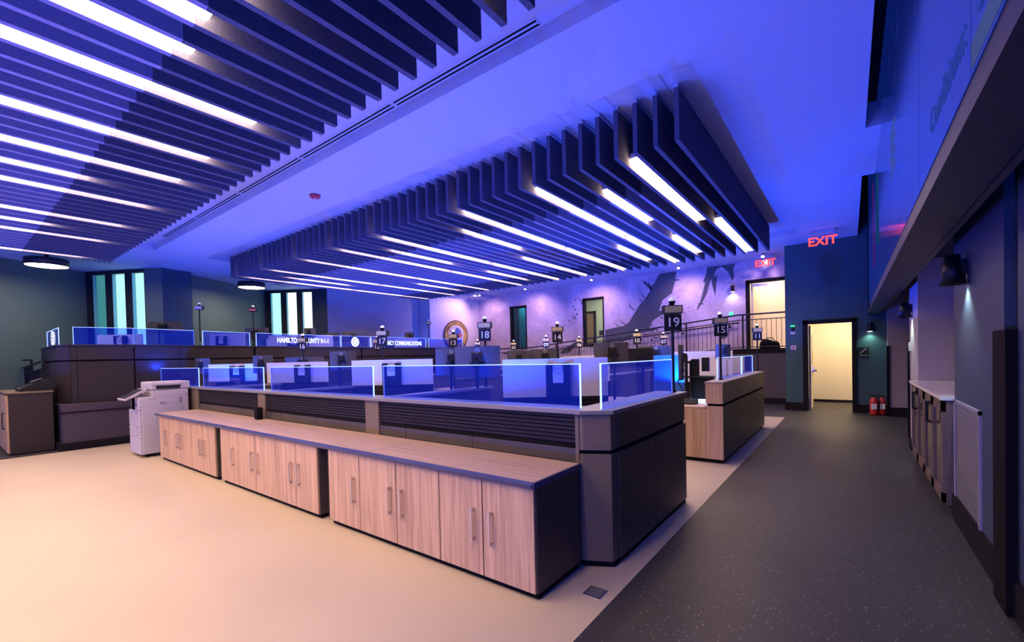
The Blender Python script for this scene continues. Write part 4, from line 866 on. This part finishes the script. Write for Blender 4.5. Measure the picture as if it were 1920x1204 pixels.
monitor((-9.88, 4.10), (-9.56, 4.34), 1.71, 1.34, 'monitor back left of the white panel below sign 16')
monitor((-11.65, 3.62), (-11.42, 3.82), 1.69, 1.34, 'dark monitor back nearest the rear console')
monitor((-10.4, 5.0), (-9.7, 5.55), 1.67, 1.40, 'low wide monitor back peeping over the panel below sign 16')
monitor((-4.95, 6.40), (-4.62, 6.66), 1.665, 1.36, 'dark blue monitor edge left of sign 14', False)
monitor((-4.72, 6.80), (-4.28, 7.12), 1.685, 1.38, 'grey monitor back behind the pole of sign 14')
monitor((-3.38, 6.75), (-2.93, 7.10), 1.755, 1.38, 'blue-lit monitor back right of the white panels')
monitor((-3.10, 7.45), (-2.75, 7.72), 1.65, 1.32, 'black monitor back between signs 10 and 07', False, 'darkplastic')
monitor((-3.72, 9.6), (-3.15, 10.03), 1.72, 1.38, 'grey monitor back below sign 07')
monitor((-2.10, 7.15), (-2.22, 7.52), 1.68, 1.12, 'side-on monitor beside the corridor glass', True)
monitor((-2.22, 10.0), (-1.98, 10.2), 1.71, 1.40, 'monitor corner above the farther clear screens', False)
monitor((-14.9, 3.55), (-14.1, 4.1), 2.72, 2.40, 'wide monitor before the pillar on the rear platform', floor_z=1.9)
monitor((-13.85, 5.55), (-13.32, 5.95), 2.57, 2.25, 'monitor back below the red status box', False, floor_z=1.9)
monitor((-13.55, 7.15), (-13.30, 7.38), 2.61, 2.35, 'small tilted monitor below the far windows', False, floor_z=1.9)
monitor((-13.7, 8.55), (-13.25, 9.15), 2.55, 2.2, 'monitor back behind the middle emblem on the rear platform', False, floor_z=1.9)
monitor((-14.1, 8.2), (-13.8, 8.5), 2.52, 2.25, 'monitor left of the middle emblem on the rear platform', False, floor_z=1.9)
monitor((-13.9, 11.4), (-13.7, 11.7), 2.62, 2.3, 'small monitor behind the end of the EMERGENCY lettering', False, floor_z=1.9)
# desks
def desk(x0, x1, y0, y1, z, label, mat='woodh'):
    o = thing('workstation_desk', label, 'desk', ((x0 + x1) / 2, (y0 + y1) / 2, z - .75))
    MB().box(x0, x1, y0, y1, z - .03, z).build('desk_top', mat, o)
    for xx in (x0 + .12, x1 - .18):
        MB().box(xx, xx + .06, y0 + .1, y1 - .1, z - .735 if z > 1 else 0, z - .03).build('leg', 'darkplastic', o)
desk(-3.96, -1.75, 3.2, 4.1, .75, 'workstation desk behind the corridor-end glass screen'); desk(-6.33, -4.1, 3.2, 4.1, .75, 'workstation desk behind the middle glass screen'); desk(-8.77, -6.47, 3.2, 4.1, .75, 'workstation desk behind the copier-end glass screen')
desk(-6.35, -4.0, 8.1, 8.9, .75, 'workstation desk in the second row, nearer the corridor'); desk(-8.85, -6.55, 8.1, 8.9, .75, 'workstation desk in the second row, farther from the corridor')
desk(-14.1, -12.6, 2.0, 2.6, 1.60, 'rear platform desk behind the left-hand glass')
# equipment at the visible station by the wood-ended console
o = thing('equipment_rack', 'cluster of black arms and equipment on the desk behind the corridor gap', 'equipment', (-2.1, 7.3, .78))
MB().cyl((-2.02, 7.15, .78), (-2.02, 7.15, 1.52), .025, n=12).build('pole', 'blackmetal', o)
MB().box(-2.0, -1.90, 7.35, 7.45, 1.15, 1.45).build('radio_box', 'darkplastic', o, bevel=.004); MB().box(-1.88, -1.78, 7.5, 7.6, 1.25, 1.47).build('radio_box', 'darkplastic', o, bevel=.004)
MB().box(-2.0, -1.70, 7.40, 7.55, .78, 1.18).build('computer_case', 'darkplastic', o, bevel=.006)
MB().box(-2.1, -1.65, 7.20, 7.38, 1.16, 1.18).build('shelf', 'darkplastic', o)
MB().tube([(-2.02, 7.15, 1.3), (-2.1, 7.2, 1.25), (-2.15, 7.15, 1.1), (-2.05, 7.1, .95), (-1.9, 7.15, .85)], .008).build('cable', 'black', o)
lp = MB(); lp.box(-2.03, -1.96, 7.46, 7.47, .80, .86).box(-1.90, -1.83, 7.46, 7.47, .80, .86)
o = thing('desk_phone', 'dark desk phone on the desk by the wood-ended console', 'phone', (-1.9, 6.95, .78))
MB().add([(-2.08, 6.85, .78), (-1.82, 6.85, .78), (-1.82, 7.05, .78), (-2.08, 7.05, .78), (-2.08, 6.85, .80), (-1.82, 6.85, .80), (-1.82, 7.05, .85), (-2.08, 7.05, .85)], [[0, 3, 2, 1], [4, 5, 6, 7], [0, 1, 5, 4], [1, 2, 6, 5], [2, 3, 7, 6], [3, 0, 4, 7]]).build('base', 'darkplastic', o, bevel=.004)
MB().tube([(-2.04, 6.87, .83), (-2.04, 7.03, .87)], .02).build('handset', 'darkplastic', o)
o = tag(MB().box(-2.0, -1.72, 7.16, 7.24, .785, .83).build('desk_lamp', emis('desk_glow', (.35, .55, 1), 6)), 'small bright blue-white light bar on the desk by the wood-ended console', 'light')
# paper piles seen through the copier-end glass
for k, (x, y, l) in enumerate(((-8.4, 3.5, 'left-hand pile of papers behind the copier-end glass'), (-7.7, 3.45, 'right-hand pile of papers behind the copier-end glass'), (-9.9, 3.5, 'pile of papers behind the copier'))):
    mb = MB()
    for q in range(9): mb.obox((x + random.uniform(-.02, .02), y + random.uniform(-.02, .02), .75 + q * .035), .42, .3, .03, random.uniform(-.15, .15))
    tag(mb.build('paper_pile', 'bone'), l, 'papers')
desk(-11.0, -9.0, 3.2, 3.7, .75, 'workstation desk behind the copier')
# ------------------------------------------------------------------ copier
cx0, cx1, cy0, cy1 = -10.04, -9.40, 2.10, 2.80
o = thing('copier', 'large white office copier at the left end of the long counter', 'copier', (-9.72, 2.45, 0))
MB().box(cx0 + .02, cx1, cy0 + .03, cy1, .06, 1.02).build('body', 'copier', o, bevel=.012)
MB().box(cx0, cx1 - .004, cy0, cy0 + .05, .06, .33).build('base_cover', 'copier', o, bevel=.01)
for z0, z1 in ((.335, .43), (.435, .53), (.535, .80)):
    d = MB().box(cx0, cx1 - .004, cy0, cy0 + .05, z0, z1).build('drawer', 'copier', o, bevel=.008)
    MB().box(-9.62, -9.50, cy0 - .003, cy0 + .01, z1 - .05, z1 - .025).build('grip', 'copier2', d)
MB().box(-9.66, cx1 - .004, cy0, cy0 + .05, .805, 1.02).build('front_post', 'copier', o, bevel=.01)
MB().box(-9.60, -9.55, cy0 - .003, cy0 + .01, .87, .92).build('port_panel', 'darkplastic', o)
MB().box(cx0 + .05, -9.66, cy0 + .03, cy0 + .06, .80, 1.0).build('output_recess', 'darkplastic', o)
MB().box(cx0 + .06, cx1 - .003, cy0 + .18, cy1 + .0, 1.02, 1.13).build('scanner_base', 'copier', o, bevel=.012)
MB().box(cx0 + .06, cx1 - .002, cy0 + .16, cy1 + .03, 1.135, 1.27).build('document_feeder', 'copier', o, bevel=.02)
MB().box(cx1 - .004, cx1 + .012, cy0 + .24, cy1 - .12, 1.15, 1.20).build('feeder_slot', 'darkplastic', o, bevel=.004)
MB().box(cx1 - .005, cx1 + .02, cy0 + .20, cy1 - .10, 1.21, 1.25).build('feeder_lid', 'copier', o, bevel=.008)
MB().add([(-9.95, 1.93, 1.00), (-9.48, 1.93, 1.00), (-9.48, 2.22, 1.16), (-9.95, 2.22, 1.16), (-9.95, 1.94, .975), (-9.48, 1.94, .975), (-9.48, 2.23, 1.12), (-9.95, 2.23, 1.12)], [[0, 1, 2, 3], [4, 7, 6, 5], [0, 4, 5, 1], [1, 5, 6, 2], [2, 6, 7, 3], [3, 7, 4, 0]]).build('control_panel', 'copier', o)
MB().add([(-9.93, 1.945, 1.012), (-9.52, 1.945, 1.012), (-9.52, 2.20, 1.153), (-9.93, 2.20, 1.153)], [[0, 1, 2, 3]]).build('touch_screen', plain('touch_screen', (.05, .05, .08), .15), o)
MB().box(cx1, cx1 + .006, cy0 + .20, cy1 - .10, .50, .86).build('side_door', 'copier', o, bevel=.003)
MB().box(cx1, cx1 + .004, cy0 + .10, cy0 + .56, .36, .48).build('lower_side_panel', 'copier', o)
MB().box(cx1, cx1 + .006, cy0 + .28, cy0 + .36, .885, .925).box(cx1, cx1 + .006, cy0 + .56, cy0 + .60, .89, .99).box(cx1, cx1 + .006, cy0 + .14, cy0 + .26, .985, .992).box(cx1, cx1 + .006, cy0 + .34, cy0 + .46, .985, .992).build('vent', 'copier2', o)
for xx, yy in ((cx0 + .1, cy0 + .12), (cx1 - .1, cy0 + .12), (cx0 + .1, cy1 - .1), (cx1 - .1, cy1 - .1)):
    MB().cyl((xx - .02, yy, .03), (xx + .02, yy, .03), .03).box(xx - .03, xx + .03, yy - .03, yy + .03, .03, .065).build('caster', 'black', o)
# ------------------------------------------------------------------ left cabinet + scanner
o = thing('low_cabinet', 'dark low cabinet with wood front at the far left edge', 'cabinet', (-12.6, 1.1, 0))
MB().box(-13.6, -11.90, .83, 1.39, .02, 1.10).build('carcass', 'laminate_dim', o)
MB().box(-12.75, -11.92, .805, .83, .04, 1.08).build('door', 'woodv', o); MB().box(-13.58, -12.76, .805, .83, .04, 1.08).build('door', 'woodv', o)
MB().box(-12.30, -12.28, .77, .785, .45, .75).box(-12.3, -12.28, .785, .805, .45, .47).box(-12.3, -12.28, .785, .805, .73, .75).build('handle', 'blackmetal', o)
MB().box(-13.63, -11.88, .79, 1.405, 1.10, 1.13).build('top', 'taupe', o, bevel=.003); MB().box(-13.5, -11.95, .86, 1.4, 0, .02).build('plinth', 'black', o)
o = thing('document_scanner', 'black document scanner on the low cabinet at the far left', 'scanner', (-12.3, 1.2, 1.13))
MB().add([(-12.66, .98, 1.13), (-12.02, .98, 1.13), (-12.02, 1.40, 1.13), (-12.66, 1.40, 1.13), (-12.66, .98, 1.17), (-12.02, .98, 1.17), (-12.02, 1.40, 1.33), (-12.62, 1.40, 1.33), (-12.02, 1.30, 1.34), (-12.62, 1.30, 1.34)],
         [[0, 3, 2, 1], [0, 1, 5, 4], [4, 5, 8, 9], [9, 8, 6, 7], [3, 7, 6, 2], [1, 2, 6, 8, 5], [0, 4, 9, 7, 3]]).build('body', 'darkplastic', o)
MB().box(-12.55, -12.12, .99, 1.10, 1.172, 1.19).build('output_tray', 'midgrey', o)
MB().add([(-12.5, 1.15, 1.30), (-12.15, 1.15, 1.30), (-12.15, 1.30, 1.36), (-12.5, 1.30, 1.36)], [[0, 1, 2, 3]]).build('feed_tray', 'midgrey', o)
# floor box
o = thing('floor_box', 'chrome-rimmed square outlet box set in the cream floor', 'floor outlet', (-1.325, 2.59, 0))
MB().obox((-1.325, 2.59, .002), .125, .125, .007, 0).build('rim', 'chrome', o, bevel=.002); MB().obox((-1.325, 2.59, .009), .09, .09, .002, 0).build('lid', 'midgrey', o)
# ------------------------------------------------------------------ county seal
A, B = Vector((-14.50, 13.3, 0)), Vector((-14.0, 15.96, 0)); d = (B - A).normalized(); out = Vector((d.y, -d.x, 0))
def onwall(px):     # ray from the camera to the wall at slope
    pass
c_ = A + d * 1.33; c_.z = 2.62; R_ = .66; c_ += out * .02
o = thing('county_seal', 'large round gold-ringed county seal on the pale wall', 'seal', tuple(c_))
disc = lambda r, off, t=.01: MB().plate([c_ + out * off + d * (r * math.cos(2 * PI * i / 48)) + Z3 * (r * math.sin(2 * PI * i / 48)) for i in range(48)], out, t)
disc(R_, 0, .03).build('rim', plain('seal_maroon', (.06, .02, .03), .5), o)
disc(R_ * .93, .031, .004).build('gold_ring', plain('seal_gold', (.62, .40, .12), .5), o)
disc(R_ * .66, .036, .003).build('inner_field', plain('seal_white', (.66, .60, .66), .6), o)
let = MB(); word = 'HAMILTON COUNTY'
for i, ch in enumerate(word):
    if ch == ' ': continue
    t = PI * .5 + (len(word) / 2 - i - .5) * .178
    p = c_ + out * .037 + d * (R_ * .79 * math.cos(t)) + Z3 * (R_ * .79 * math.sin(t))
    rr_ = d * math.sin(t) - Z3 * math.cos(t); uu = d * math.cos(t) + Z3 * math.sin(t)
    let.text(ch, .15, rr_, uu, p, .002, bold=.004)
word = 'TENNESSEE'
for i, ch in enumerate(word):
    t = -PI * .5 + (i - len(word) / 2 + .5) * .19
    p = c_ + out * .037 + d * (R_ * .79 * math.cos(t)) + Z3 * (R_ * .79 * math.sin(t))
    let.text(ch, .15, -d * math.sin(t) + Z3 * math.cos(t), -d * math.cos(t) - Z3 * math.sin(t), p, .002, bold=.004)
let.build('ring_lettering', plain('seal_letter', (.10, .03, .03), .5), o)
def blob(name, mat, pts, off): MB().plate([c_ + out * off + d * (a * R_) + Z3 * (b_ * R_) for a, b_ in pts], out, .003).build(name, mat, o)
blue_ = plain('seal_blue', (.10, .14, .50), .5); pink_ = plain('seal_pink', (.62, .16, .24), .5)
blob('mountain', blue_, [(-.30, .12), (-.12, .30), (.02, .50), (.20, .46), (.38, .30), (.42, .0), (.30, -.15), (.1, -.22), (-.1, -.12), (-.2, -.02)], .041)
blob('rose', pink_, [(.34 + .15 * math.cos(i * PI / 5) * (1 if i % 2 else .75), -.02 + .17 * math.sin(i * PI / 5) * (1 if i % 2 else .75)) for i in range(10)], .046)
blob('river', blue_, [(-.1, -.55), (.1, -.30), (.42, -.25), (.50, -.40), (.3, -.56), (.05, -.63)], .041)
blob('ship', plain('seal_brown', (.12, .05, .12), .5), [(-.55, .34), (-.35, .28), (-.12, .32), (-.06, .18), (-.22, .16), (-.26, -.2), (-.30, -.2), (-.32, .16), (-.5, .22)], .041)
# ------------------------------------------------------------------ lights
BLUE = (.0, .085, 1.0)
for x, y, z, e, rad in ((-2.9, 3.6, .86, 50, .04), (-5.2, 3.6, .86, 50, .04), (-7.6, 3.6, .86, 50, .04), (-10.2, 3.6, .86, 60, .04),
        (-2.3, 8.6, .9, 105, 0), (-5.4, 8.9, .9, 75, 0), (-7.7, 8.7, .9, 75, 0), (-10.4, 8.5, .9, 75, 0), (-2.4, 11.6, .9, 60, 0), (-5.2, 12.6, .9, 36, 0), (-7.8, 12.6, .9, 36, 0), (-10.8, 12.2, .9, 36, 0)):
    spot('uplight_lamp', (x, y, z), (x, y, 4), e * 6.0, BLUE, 2.75, .35, rad)
for x, y in ((-14.0, 4.2), (-14.1, 8.3), (-13.9, 12.6)):
    spot('uplight_lamp', (x, y, 1.9), (x, y, 4), 75, BLUE, 2.75, .35, .05)
for x in (-2.0, -5.5, -9.0, -12.2): spot('unseen_blue_fill', (x, -1.6, .6), (x, -1.4, 4.3), 420, BLUE, 2.6, .3, 0)  # added lamps out of view, throwing blue up onto the baffles
spot('unseen_corridor_fill', (-.3, -2.6, 1.0), (-.5, 1.0, 4.3), 420, BLUE, 2.6, .5, 0)  # added lamp behind the camera for more blue overhead
spot('unseen_blue_fill', (-6.0, -4.5, .08), (-6, -1, 4.3), 560, BLUE, 2.7, .5, 0)  # added blue lamp behind the camera, no fixture
spot('unseen_blue_fill', (-11.5, -4.5, .08), (-11, -1, 4.3), 420, BLUE, 2.7, .5, 0)  # added blue lamp like the one above, further left
spot('blue_glow', (-11.75, 3.05, 1.52), (-12.1, 2.9, 1.75), 16, (.01, .05, 1), 2.6, .8, .03)
spot('spotlight_lamp', (-13.0, 14.85, TZ - .14), (-14.35, 14.3, 3.2), 150, (1, .66, .80), 1.9, .9)  # extra lamp added at the last spotlight to brighten the seal wall
area('stairwell_light', (.1, 15.0, 2.85), (.1, 15.0, 0), 75, (1, .78, .48), 1.2, .5)
area('upper_hall_light', (-2.2, 16.8, 4.25), (-2.2, 17.0, 0), 42, (1, .78, .54), 1.0, .5)
area('back_office_light', (-8, 17.3, 4.25), (-8, 17.3, 0), 60, (.95, 1, .72), 1.5, .5)
area('side_office_light', (-12, 16.8, 4.2), (-12, 17, 0), 14, (.5, .95, 1), 1.0, .4)
w = bpy.data.worlds.new('world'); S.world = w; w.use_nodes = True
w.node_tree.nodes['Background'].inputs[0].default_value = (.03, .03, .08, 1); w.node_tree.nodes['Background'].inputs[1].default_value = .05
vs_ = S.view_settings; vs_.view_transform = 'Standard'; vs_.look = 'None'; vs_.exposure = 0; vs_.gamma = 1; vs_.use_curve_mapping = False
for o in bpy.data.objects:
    if '_w' in o: del o['_w']
